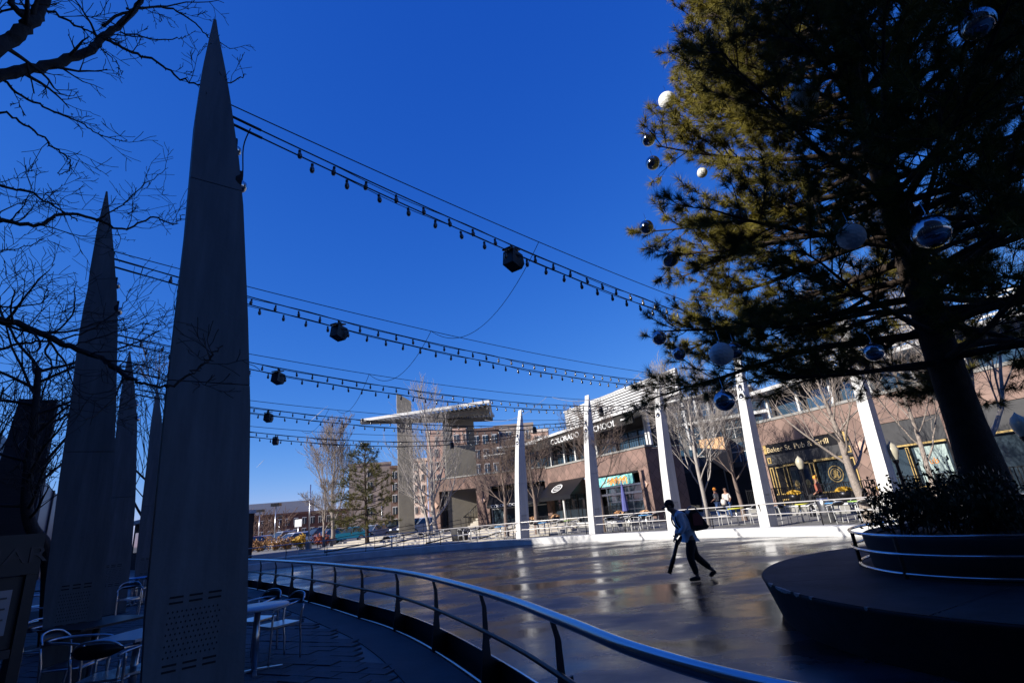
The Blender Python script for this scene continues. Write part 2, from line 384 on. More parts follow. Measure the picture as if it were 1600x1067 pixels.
# ------------------------------------------------------------------ office building whose shadow covers the plaza (behind the viewer)
Nn = Vector((.745, .67, 0)); Ll = Vector((-.67, .745, 0))
ob = thing('office_building', 'long dark brick office building standing behind the plaza', 'building', Nn * -4.0, atan2(Ll.y, Ll.x))
MB().box(-42, 35.5, 0, 14, 0, 10.5).build('wall', 'brickDark', ob)
MB().box(-42, 4.6, .01, 14, 10.81, 26).build('shade_wing_wall', 'brickDark', ob)  # unseen taller wing, added to keep the pine's right half in shade
MB().box(-42.2, 35.7, -.15, 14, 10.5, 10.8).build('roof_edge', 'charc', ob)
wm = MB().box(-.8, .8, -.04, .02, 0, 1.7).mesh('window', 'glass')
for k in range(23):
    for z in ((.9, 4.2, 7.4, 12.0, 15.4, 18.8, 22.2) if k < 14 else (.9, 4.2, 7.4)): part('window', wm, ob, (-40 + k * 3.2, 0, z))
# ------------------------------------------------------------------ light fins
D = Vector((.777, .629, 0)); HEAD = atan2(D.y, D.x)
PROF = [(0.78, 0), (.76, .55), (.75, 1.05), (.71, 1.8), (.66, 2.7), (.58, 3.58), (.45, 4.82), (.37, 5.36), (.23, 6.11), (.16, 6.45), (.09, 6.75), (.05, 6.92), (.012, 7.12)]
OUTER = [(.12, 0), (.09, .67), (.06, 1.12), (.04, 1.84), (.01, 2.9), (-.01, 4.4), (-.03, 5.0), (-.055, 5.7), (-.05, 6.45), (-.03, 6.85), (-.015, 7.12)]
def outer_u(z):
    for (u0, z0), (u1, z1) in zip(OUTER, OUTER[1:]):
        if z <= z1: return u0 + (u1 - u0) * (z - z0) / (z1 - z0)
    return -.015
def prof_u(z):
    for (u0, z0), (u1, z1) in zip(PROF, PROF[1:]):
        if z <= z1: return u0 + (u1 - u0) * (z - z0) / (z1 - z0)
    return .015
def fin(loc, sgn, lean, label, group, right):
    # local x: u from outer edge (0) to inner edge; local y: thickness
    t = thing('light_fin', label, 'light fin', loc, HEAD if sgn > 0 else HEAD + pi, group)
    def th(z): return (.42 if right else .24) - (.016 if right else .008) * z
    cuts = [0, 2.92, 4.98, 7.12]
    for a, b in zip(cuts, cuts[1:]):
        zs = sorted({a + (.008 if a else 0), b} | {z for _, z in PROF if a < z < b} | {z for _, z in OUTER if a < z < b})
        vs = []
        for z in zs:
            off = lean * z / 7; u = prof_u(z); h = th(z) / 2; g = .012 if a else 0
            w_ = off + outer_u(z); vs += [(w_, -h, z), (off + u, -h, z), (off + u, h, z), (w_, h, z)]
        k = len(zs); fs = [(4 * i + j, 4 * i + (j + 1) % 4, 4 * i + 4 + (j + 1) % 4, 4 * i + 4 + j) for i in range(k - 1) for j in range(4)] + [(3, 2, 1, 0), tuple(4 * (k - 1) + j for j in range(4))]
        MB().add(vs, fs).build('panel', 'white' if right else 'fin_shade', t)
    if right: t.scale = (1, 1, 1.05)
    # base skirt and edge strip
    # perforated service hatch near the foot
    vb = MB(); y0 = th(1) / 2 + .002
    for side in (-1, 1):
        for r_ in range(3):
            for c_ in range(2):
                for q in (.28, .62):
                    pass
        for i in range(3):
            for q, z in ((0, 1.16), (1, 1.20), (0, .74), (1, .70)):
                vb.box(.2 + i * .13, .29 + i * .13, min(side * y0, side * (y0 + .004)), max(side * y0, side * (y0 + .004)), z, z + .014)
        for a in range(12):
            for b in range(9):
                x = .2 + a * .03 + (b % 2) * .015; z = .8 + b * .038
                yq = side * (y0 + .003); s_ = .0065
                vb.add([(x - s_, yq, z), (x, yq, z - s_ * 1.5), (x + s_, yq, z), (x, yq, z + s_ * 1.5)], [(0, 1, 2, 3)])
    o = vb.build('vent_grille', 'dark_hole', t); o['kind'] = 'stuff'
    MB().box(-.04, .86, -.26, .26, 0, .035).build('base_plate', 'charc', t)
    for z, r_ in ((6.05, .05), (5.55, .11), (5.12, .14)):
        u = prof_u(z) + lean * z / 7 + .01
        a = MB(); ring = [(u, r_ * cos(k * pi / 6) * .82, z + r_ * 1.15 * sin(k * pi / 6)) for k in range(12)]
        vs = ring + [(u - .06, y * .9, z2) for _, y, z2 in ring]
        a.add(vs, [(*range(12),)] + [(i, (i + 1) % 12, 12 + (i + 1) % 12, 12 + i) for i in range(12)])
        p_ = a.build('light_port', 'dark_hole', t)
        if r_ > .06: MB().ball((u + .005, .01, z - .01), r_ * .5, 10, 6).build('lens', 'chrome', p_)
    return t
LEFT = [Vector((-2.96, 4.05, 0)), Vector((-6.22, 6.82, 0)), Vector((-8.7, 9.52, 0)), Vector((-11.33, 13.8, 0)), Vector((-13.4, 17.9, 0))]
LEFT = [q - Vector((.629, -.777, 0)) * .12 for q in LEFT]
LLEAN = [0, -.17, -.2, 0, 0]
def azim(px, py, h): v = H(px, py, h); return Vector((v.x, v.y, 0))
RIGHT = [azim(1412, 818, 18.2), azim(1211, 824, 20.7), azim(1066, 831, 22.8), azim(942, 837, 25.3), azim(827, 844, 28.0)]
RLEAN = [-.55, -.35, -.3, -.3, -.25]
ll = ['tall dark shaded fin nearest the viewer, with perforated vent at its foot', 'second tall shaded fin on the left, behind the advertising kiosk and cafe table',
      'shaded fin almost hidden behind the second fin on the left', 'slender shaded fin seen just right of the second fin', 'smallest shaded fin, seen against the left edge of the nearest fin']
rl = ['white sunlit fin beside the pine, largest of those across the rink', 'white sunlit fin in front of the left end of the gold lettered pub', 'white sunlit fin right behind the walking man',
      'white sunlit fin crossing the middle of the white school lettering', 'white sunlit fin left of all others across the rink']
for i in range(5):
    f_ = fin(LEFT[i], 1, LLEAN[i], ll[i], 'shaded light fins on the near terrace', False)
    if i in (1, 2): f_.scale = (.86, 1, 1)
    u_ = RIGHT[i].normalized(); kd = max(q.dot(u_) for q in far_c if abs(q.x * u_.y - q.y * u_.x) < .8)
    RIGHT[i] = u_ * max(RIGHT[i].length, kd + 1.0); print('fin', i, kd, RIGHT[i].length)
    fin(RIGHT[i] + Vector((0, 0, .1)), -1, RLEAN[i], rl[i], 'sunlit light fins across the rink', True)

# ------------------------------------------------------------------ strings of bulbs
bulb_m = MB().lathe([(.0001, -.125), (.02, -.118), (.03, -.09), (.027, -.06), (.016, -.035)], 8).mesh('bulb', 'glassbulb')
sock = MB().lathe([(.016, -.04), (.018, -.03), (.018, 0), (.0001, .004)], 6).mesh('socket', 'cable')
spk_b = MB(); spk_b.prism([(-.17, -.14), (.1, -.2), (.2, -.06), (.17, .12), (-.12, .14)], -.13, .13, Matrix.Rotation(pi / 2, 4, 'X'))
spk_body = spk_b.mesh('cabinet', 'black'); spk_br = MB().obox((-.02, 0, .19), .34, .2, .03, ry=-.25).box(-.02, .02, -.02, .02, .1, .3).mesh('bracket', 'black')
def strand(i):
    a = LEFT[i]; b = RIGHT[i]; z0 = 6.0; A = a + D * (.17 + LLEAN[i] * .85); B = b - D * (.3 + RLEAN[i] * .8)
    names = ['nearest string of lights, from the tall near fin into the pine', 'second string of lights, ending above the fin behind the walking man',
             'third string of lights counted from the top of the photo', 'fourth string of lights, passing above the slanted white canopy', 'lowest string of lights, crossing the tan concrete tower']
    def curve(dz, sag, lat=0, wig=0, t0=0, t1=1, n=70):
        off = Vector((-D.y, D.x, 0)) * lat
        return [A.lerp(B, t) + off + Vector((0, 0, z0 + dz - 4 * sag * t * (1 - t) + wig * sin(t * 47 + i) * sin(t * 13))) for t in [t0 + (t1 - t0) * k / n for k in range(n + 1)]]
    top = curve(.12, .45)
    o = tag(MB().tube(top, .007 + .001 * i, 5).build('support_cable', 'cable'), 'thin support cable above the ' + names[i].split(',')[0], 'cable', 'support cables over the rink')
    t = thing('string_light', names[i], 'string of lights', A + Vector((0, 0, z0)), 0, 'strings of lights over the rink')
    for dz, sag, lat, ph in ((.02, .66, .05, 0), (-.16, .72, -.05, .3)):
        P = curve(dz, sag, lat); MB().tube(P, .009 + .002 * i, 5).build('cable', 'cable', t, True)
        MB().tube(curve(dz - .012, sag, lat, .03), .006 + .001 * i, 4).build('flex', 'cable', t, True)
        MB().tube([P[0], P[1], P[1].lerp(P[2], .4)], .015, 6).build('turnbuckle', 'cable', t, True)
        L_ = (B - A).length; nb = int(L_ / .42)
        for k in range(2, nb):
            s = (k + ph) / nb; s = min(.985, s); f = s * 70; j = int(f); p = P[j].lerp(P[min(j + 1, 70)], f - j) - t.location
            s_ = part('bulb', bulb_m, t, p - Vector((0, 0, .03)), (random.uniform(-.15, .15), random.uniform(-.15, .15), 0))
            part('socket', sock, s_)
    return top, curve(.02, .66, .05)
TOPS = [strand(i) for i in range(5)]
def closest(P, px):
    best = None
    for p in P:
        v = Vector((p.x, p.y, p.z - EYE)); c0 = xx.x * v.x + yy.x * v.y + up.x * v.z; c2 = xx.z * v.x + yy.z * v.y + up.z * v.z
        if c2 > 0:
            q = 800 + FPX * c0 / c2
            if best is None or abs(q - px) < best[0]: best = (abs(q - px), p)
    return best[1]
sl = [(0, 790, 'largest black loudspeaker hanging from the nearest string of lights'), (1, 536, 'black loudspeaker hanging from the second string of lights'), (2, 436, 'black loudspeaker on the third string of lights, near the near fin'),
      (3, 416, 'small black loudspeaker on the fourth string of lights'), (4, 432, 'small black loudspeaker on the lowest string of lights, left end'), (2, 938, 'black loudspeaker hung in front of the white louvred screen'),
      (3, 836, 'black loudspeaker hung just right of the leftmost white fin top'), (4, 706, 'black loudspeaker hung in front of the tan concrete wall')]
for i, px, lb in sl:
    p = closest(TOPS[i][1], px)
    t = thing('hanging_speaker', lb, 'loudspeaker', p + Vector((0, 0, -.26)), HEAD + .3 + .2 * i, 'loudspeakers hung on the light strings')
    t.scale = (.9, .75, .85); part('cabinet', spk_body, t); part('bracket', spk_br, t)
def tie(a, b, sag, r, lb, m='wire'):
    P = [a.lerp(b, k / 24) - Vector((0, 0, 4 * sag * (k / 24) * (1 - k / 24))) for k in range(25)]
    tag(MB().tube(P, r, 4).build('tie_wire', m), lb, 'wire', 'slack wires between the light strings')
T = [x[0] for x in TOPS]
tie(closest(T[0], 835), closest(T[1], 672), .75, .006, 'slack wire drooping from the nearest light string to the second', 'cable')
tie(closest(T[1], 668), closest(T[2], 582), .6, .007, 'slack wire drooping from the second light string to the third', 'cable')
tie(closest(T[2], 582), closest(T[3], 520), .5, .007, 'slack wire drooping from the third light string to the fourth', 'cable')
tie(closest(T[3], 515), closest(T[4], 470), .4, .007, 'slack wire drooping from the fourth light string to the lowest', 'cable')
tie(closest(T[1], 1000), closest(T[2], 860), .5, .008, 'pale sunlit wire between the second and third light strings, near the pine')
tie(closest(T[2], 855), closest(T[3], 760), .4, .008, 'pale sunlit wire between the third and fourth light strings')
p0 = closest(T[0], 405) - Vector((0, 0, .2)); P = spline([p0, p0 + Vector((-.06, 0, -.25)), p0 + Vector((-.05, .02, -.7)), p0 + Vector((-.12, .0, -1.2)), p0 + Vector((-.2, .0, -1.62))], 5)
dw = MB().tube(P, .007, 5); dw.tube([P[-1], P[-1] - Vector((.005, 0, .07))], .014, 6)
tag(dw.build('loose_flex', 'cable'), 'loose black flex dangling beside the nearest fin', 'wire')

# ------------------------------------------------------------------ near railing
rl_ = [p for p in rail_c if p.y < 19.3]
t = thing('rink_railing', 'curved steel railing with leaning dark posts along the near terrace', 'railing', (0, 0, 0))
MB().tube([p + Vector((0, 0, .86)) for p in rl_], .038, 12).build('top_rail', 'chrome', t)
MB().tube([p + Vector((0, 0, .5)) for p in rl_], .021, 8).build('mid_rail', 'steeldark', t)
MB().tube([p + Vector((0, 0, .02)) for p in rl_], .018, 6).build('edge_rail', 'chrome', t)
k_ = ribbon(MB(), rl_, .16, .175, -.15, .2); k_.build('kick_board', 'kick', t)
ribbon(MB(), rl_, .157, .178, .2, .212).build('kick_board_cap', 'chrome', t)
ribbon(MB(), rl_, .03, .155, -.2, -.12).build('gutter', 'conc', t)
pp = MB(); prof = [(.0, -.1), (.0, .1), (.05, .45), (.06, .7), (.03, .84), (.055, .84), (.095, .7), (.1, .45), (.11, .25), (.2, .18), (.2, -.1)]
pp.prism(prof, -.017, .017, Matrix.Rotation(pi / 2, 4, 'X')); pm_ = pp.mesh('post', 'steeldark')
br_ = MB().prism([(.1, .4), (.16, .43), (.16, .46), (.1, .44)], -.012, .012, Matrix.Rotation(pi / 2, 4, 'X')).mesh('bracket', 'steeldark')
for p in resample(rl_, 1.72)[1:]:
    j = min(range(len(rl_)), key=lambda k: (rl_[k] - p).length); a = rl_[max(j - 1, 0)]; b = rl_[min(j + 1, len(rl_) - 1)]; d = (b - a).normalized()
    q = part('post', pm_, t, p + Vector((0, 0, 0)) - Vector((-d.y, d.x, 0)) * .03, (0, 0, atan2(d.x, -d.y))); part('bracket', br_, q)

# far railing on the kerb
fr = [p for p in far_c if p.x > -16.5 and p.y > 14]; fr = [p for p in fr if not (p.x < -12 and p.y < 29)]
t = thing('far_railing', 'low two rail white metal railing along the far kerb of the rink', 'railing', (0, 0, 0))
frn = []
for i, p in enumerate(fr):
    d = (fr[min(i + 1, len(fr) - 1)] - fr[max(i - 1, 0)]).normalized(); frn.append(p + Vector((-d.y, d.x, 0)) * .55)
FRM = mat('pale_rail_steel', (.5, .48, .46), .35, .3, .05)
MB().tube([p + Vector((0, 0, .92)) for p in frn], .024, 6).build('top_rail', FRM, t)
MB().tube([p + Vector((0, 0, .52)) for p in frn], .02, 6).build('mid_rail', FRM, t)
fpm = MB().tube([(0, 0, 0), (.02, 0, .5), (-.05, 0, .92)], .022, 5).mesh('post', 'steeldark')
for p in resample(frn, 2.3): part('post', fpm, t, p + Vector((0, 0, .1)) * 0 + Vector((0, 0, .0)))

# ------------------------------------------------------------------ planter with the pine
PC = Vector((6.9, 7.15, 0))
t = thing('round_planter', 'large round dark concrete planter with a broad bench rim', 'planter', PC + Vector((0, 0, -.25)))
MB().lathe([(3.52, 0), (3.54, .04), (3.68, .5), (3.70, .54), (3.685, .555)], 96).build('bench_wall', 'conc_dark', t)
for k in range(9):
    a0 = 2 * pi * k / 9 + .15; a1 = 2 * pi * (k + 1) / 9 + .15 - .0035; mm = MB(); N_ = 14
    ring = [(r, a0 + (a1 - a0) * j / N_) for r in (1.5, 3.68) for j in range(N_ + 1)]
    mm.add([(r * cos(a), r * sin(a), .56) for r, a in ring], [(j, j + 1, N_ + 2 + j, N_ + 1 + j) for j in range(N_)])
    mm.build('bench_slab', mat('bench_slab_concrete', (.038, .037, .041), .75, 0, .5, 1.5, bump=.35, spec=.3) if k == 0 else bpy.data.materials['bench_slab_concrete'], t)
chm = mat('chipped_pale_edge', (.3, .29, .27), .8, 0, .3, 9)
random.seed(8)
for a0, a1 in ((169, 172), (174, 181), (182.2, 184), (187, 187.8), (199, 199.6)):
    c_ = MB(); ns_ = max(3, int((a1 - a0) * 3)); vs = []
    for k in range(ns_ + 1):
        a = radians(a0 + (a1 - a0) * k / ns_); e = sin(pi * k / ns_); w1 = .012 + .035 * e * random.uniform(.4, 1); w2 = .01 + .03 * e * random.uniform(.3, 1)
        vs += [((3.703 - w1) * cos(a), (3.703 - w1) * sin(a), .5655), (3.708 * cos(a), 3.708 * sin(a), .5655), (3.7085 * cos(a), 3.7085 * sin(a), .555 - w2)]
    c_.add(vs, [(3 * k + j, 3 * k + j + 1, 3 * k + j + 4, 3 * k + j + 3) for k in range(ns_) for j in range(2)]); c_.build('chipped_edge', chm, t)
RC = Vector((6.5, 7.55, 0)); rc = RC - PC; RR = 1.78
MB().lathe([(1.62, .56), (1.66, 1.02), (1.62, 1.04), (1.5, 1.0)], 72, (rc.x, rc.y, 0)).build('planter_wall', 'blackmatte', t)
MB().lathe([(.001, 1.0), (1.55, .98)], 40, (rc.x, rc.y, 0)).build('soil', 'soil', t)
def ring_pts(r, z): return [(rc.x + r * cos(2 * pi * k / 72), rc.y + r * sin(2 * pi * k / 72), z) for k in range(73)]
for r_, z_ in ((RR + .03, 1.08), (RR + .04, .86), (RR, .62)): MB().tube(ring_pts(r_, z_), .021, 8, False).build('ring_rail', 'chrome', t)
for k in range(8):
    a = 2 * pi * k / 8 + .2
    MB().beam((rc.x + (RR + .0) * cos(a), rc.y + (RR) * sin(a), .56), (rc.x + (RR + .0) * cos(a), rc.y + RR * sin(a), 1.06), .03, .045).build('rail_post', 'steeldark', t)

# --- generic branch growth
def rotv(v, ax, a): return Quaternion(ax, a) @ v
def perp(v):
    p = v.cross(Vector((random.uniform(-1, 1), random.uniform(-1, 1), random.uniform(-1, 1))))
    return p.normalized() if p.length > 1e-3 else Vector((1, 0, 0))
def grow(mb, p, d, L, r, depth, o, tips=None):
    """o: seg, wig, upb, kids, ang, ratio, rmin"""
    n = max(3, int(L / o['seg'])); pts = [p.copy()]; dirs = [d.copy()]
    rs = [r]
    for i in range(n):
        d = (d + perp(d) * random.uniform(0, o['wig']) + Vector((0, 0, o['upb']))).normalized()
        p = p + d * (L / n); pts.append(p.copy()); dirs.append(d.copy()); rs.append(max(o['rmin'], r * (1 - .75 * (i + 1) / n)))
    mb.tube(pts, rs, 6 if r > .05 else (4 if r > .015 else 3), False)
    if tips is not None: tips.append((pts, depth))
    if depth <= 0: return
    nk = o['kids'][len(o['kids']) - depth] if depth <= len(o['kids']) else o['kids'][0]
    for k in range(nk):
        f = o.get('from', .25) + (1 - o.get('from', .25)) * (k + random.random() * .9) / nk
        x = f * n; i = min(int(x), n - 1); q = pts[i].lerp(pts[i + 1], x - i); dd = dirs[i + 1]
        a = radians(random.uniform(*o['ang'])); nd = rotv(dd, perp(dd), a).normalized()
        grow(mb, q, nd, L * random.uniform(*o['ratio']) * (1.15 - .5 * f), max(o['rmin'], rs[i] * .55), depth - 1, o, tips)
def bare_tree(name, loc, h, label, bark, seed, trunk_r=.12, fork=.35, limbs=9, limb_l=.55, depth=4, kids=(6, 5, 4), lean=(0, 0), up_=.09, group='bare trees around the plaza', seg=.35, cat='tree', rmin=.006, spread=(25, 60), leaves=None):
    random.seed(seed); t = thing(name, label, cat, loc, 0, group)
    tr = MB(); n = 9; top = Vector((lean[0], lean[1], h)); P = []; R = []
    for i in range(n + 1):
        f = i / n; P.append(Vector((top.x * f + .06 * sin(f * 9 + seed) * h * .12, top.y * f + .05 * cos(f * 7 + seed) * h * .1, h * f * .9))); R.append(max(rmin, trunk_r * (1 - .86 * f) * (1 + .35 * max(0, .1 - f) * 10)))
    tr.tube(P, R, 9, False); tr.build('trunk', bark, t)
    cr = MB(); o = dict(seg=seg, wig=.24, upb=up_, kids=kids, ang=(16, 46), ratio=(.5, .74), rmin=rmin)
    o['from'] = .15
    tips = []
    for k in range(limbs):
        f = fork + (1 - fork) * (k + random.random() * .6) / limbs; i = min(int(f * n), n - 1); q = P[i].lerp(P[i + 1], f * n - i)
        az_ = k * 2.4 + random.uniform(-.5, .5); el = radians(90 - random.uniform(*spread))
        d = Vector((cos(az_) * cos(el), sin(az_) * cos(el), sin(el)))
        grow(cr, q, d, h * limb_l * (1.1 - .75 * f) * random.uniform(.8, 1.15), R[i] * .42, depth - 1, o, tips)
    cr.build('crown', bark, t)
    if leaves:
        lf = MB()
        for _ in range(leaves[1]):
            pts, dd = random.choice(tips); q = random.choice(pts) + Vector([random.gauss(0, .08) for _ in range(3)]); a = perp(Vector((0, 0, 1))) * .05; b = a.cross(perp(a)) 
            if q.z > h * leaves[2]: continue
            lf.add([q - a, q + b, q + a, q - b], [(0, 1, 2, 3)])
        tag(lf.build('leaves', leaves[0], t), kind='stuff')
    return t

# --- the big pine
import numpy as np
def needles(tufts, name, m, parent, nn, ln, wd, seed):
    rng = np.random.default_rng(seed); T_ = np.array([[*p, *d] for p, d in tufts]); k = len(T_)
    P = np.repeat(T_[:, :3], nn, 0); Dd = np.repeat(T_[:, 3:], nn, 0)
    P = P - Dd * rng.uniform(0, 1.0, (k * nn, 1)) * ln * .6
    v = rng.normal(size=(k * nn, 3)); v = v / np.linalg.norm(v, axis=1, keepdims=True)
    v = v + Dd * .85; v /= np.linalg.norm(v, axis=1, keepdims=True)
    l = ln * rng.uniform(.75, 1.12, (k * nn, 1)) * np.repeat(rng.uniform(.6, 1.15, (k, 1)), nn, 0); s = np.cross(v, rng.normal(size=(k * nn, 3))); s /= np.linalg.norm(s, axis=1, keepdims=True)
    V = np.stack([P - s * wd, P + s * wd, P + v * l], 1).reshape(-1, 3)
    me = bpy.data.meshes.new(name); me.vertices.add(len(V)); me.vertices.foreach_set('co', V.ravel().astype('f'))
    nf = k * nn; me.loops.add(nf * 3); me.loops.foreach_set('vertex_index', np.arange(nf * 3, dtype='i'))
    me.polygons.add(nf); me.polygons.foreach_set('loop_start', np.arange(nf, dtype='i') * 3); me.polygons.foreach_set('loop_total', np.full(nf, 3, dtype='i'))
    me.materials.append(M_[m]); me.update(); me.validate(); o = bpy.data.objects.new(name, me); C.objects.link(o); o.parent = parent; return o
def pine(loc, h, crown_r, z0, nw, per, trunk_r, label, seed, nn, ln, wd, nm, sub=9, tuft_step=.16, group=None, droop=-.02, rmin=.006, toprf=None, wild=.25):
    random.seed(seed); t = thing('pine_tree', label, 'pine tree', loc, 0, group)
    tr = MB(); P = [Vector((.04 * h * (sin(f * 3 + seed) - sin(seed)) * .3, .03 * h * cos(f * 4) * .3 - .03 * h * .3, h * f)) for f in [i / 12 for i in range(13)]]
    R = [trunk_r * (1 - .93 * i / 12) * (1.25 if i == 0 else 1) for i in range(13)]; tr.tube(P, R, 14, False); tr.build('trunk', 'bark_pine', t)
    lb = MB(); tufts = []
    for wv in range(nw):
        f = wv / (nw - 1); z = z0 + (h * .97 - z0) * f; i = min(int(z / h * 12), 11); base = P[i].lerp(P[i + 1], z / h * 12 - i); rt = trunk_r * (1 - .93 * z / h)
        L0 = crown_r * ((1 - f) ** .55) * (.84 + .16 * min(1, f * 7))
        for k in range(per):
            az_ = wv * 1.3 + k * 2 * pi / per + random.uniform(-.3, .3); L = L0 * random.uniform(1.0 - wild, 1.04)
            el = radians((2 if nw > 20 else -4) + 42 * f + random.uniform(-8, 8)); d = Vector((cos(az_) * cos(el), sin(az_) * cos(el), sin(el))); p = base + Vector((0, 0, random.uniform(-.15, .15)))
            n = max(4, int(L / .35)); pts = [p]; ds = [d]
            for s in range(n):
                d = (d + perp(d) * random.uniform(0, .14) + Vector((0, 0, .035 if s > n * .45 else droop))).normalized(); p = p + d * L / n; pts.append(p); ds.append(d)
            rr = [max(rmin, min(rt * .42, .012 + L * .014) * (1 - .85 * s / n)) for s in range(n + 1)]; lb.tube(pts, rr, 5, False)
            ns_ = max(4, int(sub * L / 2))
            for s in range(ns_):
                if random.random() < .12: continue
                g = .22 + .78 * (s + random.random()) / ns_; x = min(g, .999) * n; j = int(x); q = pts[j].lerp(pts[j + 1], x - j); dd = ds[j + 1]
                sl_ = (L * .42 * (1.15 - g) + .25) * random.uniform(.6, 1.15)
                ax = Vector((0, 0, 1)) * random.choice((-1, 1)) + perp(dd) * .55
                sd_ = rotv(dd, ax.normalized(), radians(random.uniform(28, 65))).normalized(); qq = q.copy(); sp = [qq]
                m_ = max(2, int(sl_ / .2))
                for u in range(m_):
                    sd_ = (sd_ + perp(sd_) * random.uniform(0, .2) + Vector((0, 0, .07))).normalized(); qq = qq + sd_ * sl_ / m_; sp.append(qq)
                    if u >= m_ * .3 or g > .5:
                        for _ in range(max(1, int(sl_ / m_ / tuft_step))):
                            e = (sd_ + perp(sd_) * random.uniform(.2, .9) + Vector((0, 0, .25))).normalized(); tl = random.uniform(.05, .3)
                            tufts.append((qq + e * tl, e))
                            if tl > .12: lb.tube([qq, qq + e * tl], .004, 3, False)
                lb.tube(sp, [max(.004, .012 * (1 - .5 * u / m_)) for u in range(m_ + 1)], 3, False)
            tufts.append((pts[-1], ds[-1]))
    lb.build('branches', 'bark_pine', t)
    tag(needles(tufts, 'needles', nm, t, nn, ln, wd, seed), kind='stuff')
    return t, tufts
PT, PTU = pine((RC.x, RC.y, .72), 18, 5.05, 2.45, 34, 6, .255, 'big dark pine hung with mirror balls in the round planter', 5, 66, .185, .0036, 'needle', sub=12, tuft_step=.075, wild=.35)
import sys; sys.stderr.write('pine tufts %d\n' % len(PTU))
# shrubs round its foot
def shrub(loc, r, h, nleaf, label, seed, ls=.035, m='leaf', group='shrubs in the round planter', name='leafy_shrub'):
    random.seed(seed); t = thing(name, label, 'shrub', loc, 0, group); st = MB(); lf = MB(); tips = []
    o = dict(seg=.1, wig=.3, upb=.06, kids=(5, 4), ang=(20, 55), ratio=(.4, .7), rmin=.003)
    for k in range(11):
        a = k * 2.4; el = radians(random.uniform(35, 85)); d = Vector((cos(a) * cos(el), sin(a) * cos(el), sin(el)))
        grow(st, Vector((cos(a) * .08, sin(a) * .08, 0)), d, h * random.uniform(.7, 1.1) * (1 if el > 1 else r / h), .012, 2, o, tips)
    st.build('stems', 'bark_dark', t)
    for _ in range(nleaf):
        pts, dd = random.choice(tips); i = random.randrange(len(pts) // 2, len(pts)); q = pts[i] + Vector([random.gauss(0, ls * .9) for _ in range(3)])
        n_ = perp(Vector((0, 0, 1))); a = perp(n_) * ls; b = a.cross(n_.normalized()) * .5
        lf.add([q - a, q - a * .2 + b, q + a, q - a * .2 - b], [(0, 1, 2, 3)])
    tag(lf.build('leaves', m, t), kind='stuff'); return t
for k, (a, rr, h_) in enumerate(((205, 1.15, .75), (235, 1.1, .6), (265, 1.15, .5), (180, 1.1, .62), (160, 1.2, .7), (120, 1.15, .6), (295, 1.15, .45), (215, .6, .9), (180, .5, .8), (140, .6, .8))):
    pos = RC + Vector((cos(radians(a)) * rr, sin(radians(a)) * rr, .74))
    lbs = ['dark leafy shrub at the left edge of the planter ring', 'dark shrub at the front left of the planter ring', 'low dark shrub at the front of the planter ring', 'dark shrub behind the left side of the ring rail', 'shrub at the back left of the planter, against the far terrace',
           'shrub at the back of the planter behind the pine trunk', 'lowest dark shrub at the front right of the planter', 'tallest dark shrub, just left of the pine trunk', 'dense shrub between the ring rail and the trunk', 'shrub close behind the pine trunk']
    shrub(pos, .45, h_ * .8, 520, lbs[k], 40 + k)
# ornaments
ORN = [(1042, 157, 13, 8.6, 0, 'white dimpled ball at the upper left edge of the pine'), (1257, 152, 20, 7.2, 0, 'white dimpled ball high in the middle of the pine'), (1330, 370, 20, 6.6, 0, 'white dimpled ball left of the pine trunk'),
       (1127, 553, 18, 7.0, 0, 'white dimpled ball low in the pine above the fins'), (1097, 270, 8, 9.4, 0, 'small pale ball inside the upper left branches'),
       (1527, 38, 23, 6.3, 1, 'mirror ball at the top right of the photo'), (1013, 218, 11, 8.6, 1, 'small mirror ball under the white ball at the left edge'), (1020, 255, 11, 8.6, 1, 'silver ball at the left edge of the pine, brightest of the mirrored ones'),
       (1155, 338, 14, 7.6, 1, 'mirror ball with a bright rim in the middle left branches'), (1010, 355, 11, 8.6, 1, 'dark mirror ball on the left tip of the middle branch'), (1455, 362, 26, 6.2, 1, 'largest mirror ball, right of the pine trunk'),
       (1030, 528, 11, 8.0, 1, 'dark ball hanging at the lower left tip of the pine'), (1061, 553, 10, 8.0, 1, 'smallest dark ball, low on the left of the pine'), (1132, 626, 16, 7.0, 1, 'lowest mirror ball, hanging over the white fins'),
       (1365, 550, 14, 6.8, 1, 'mirror ball in the shade beside the lower trunk'), (1047, 405, 13, 8.4, 1, 'mirror ball half hidden in the left branches'), (1093, 232, 9, 9.2, 1, 'small mirror ball deep among the sunlit needles'), (1147, 548, 13, 7.6, 1, 'mirror ball just behind the low white dimpled ball')]
dm = MB(); N1, N2 = 28, 18
for i in range(N2 + 1):
    for j in range(N1):
        th_ = pi * i / N2; ph = 2 * pi * j / N1; r_ = 1 - (.03 if (i % 2 and j % 2) else 0); dm.v.append((r_ * sin(th_) * cos(ph), r_ * sin(th_) * sin(ph), r_ * cos(th_)))
dm.f = [(i * N1 + j, (i + 1) * N1 + j, (i + 1) * N1 + (j + 1) % N1, i * N1 + (j + 1) % N1) for i in range(N2) for j in range(N1)]; dm.mi = [0] * len(dm.f); dm.sm = [False] * len(dm.f)
me_f = dm.mesh('ball', 'frost'); me_m = MB().ball((0, 0, 0), 1, 28, 18).mesh('ball', 'mirror'); me_h = MB().tube([(0, 0, .97), (0, 0, 1.12)], .14, 8).tube([(0, 0, 1.1), (.1, 0, 1.3), (0, 0, 2.2)], .03, 4).mesh('hanger', 'chrome')
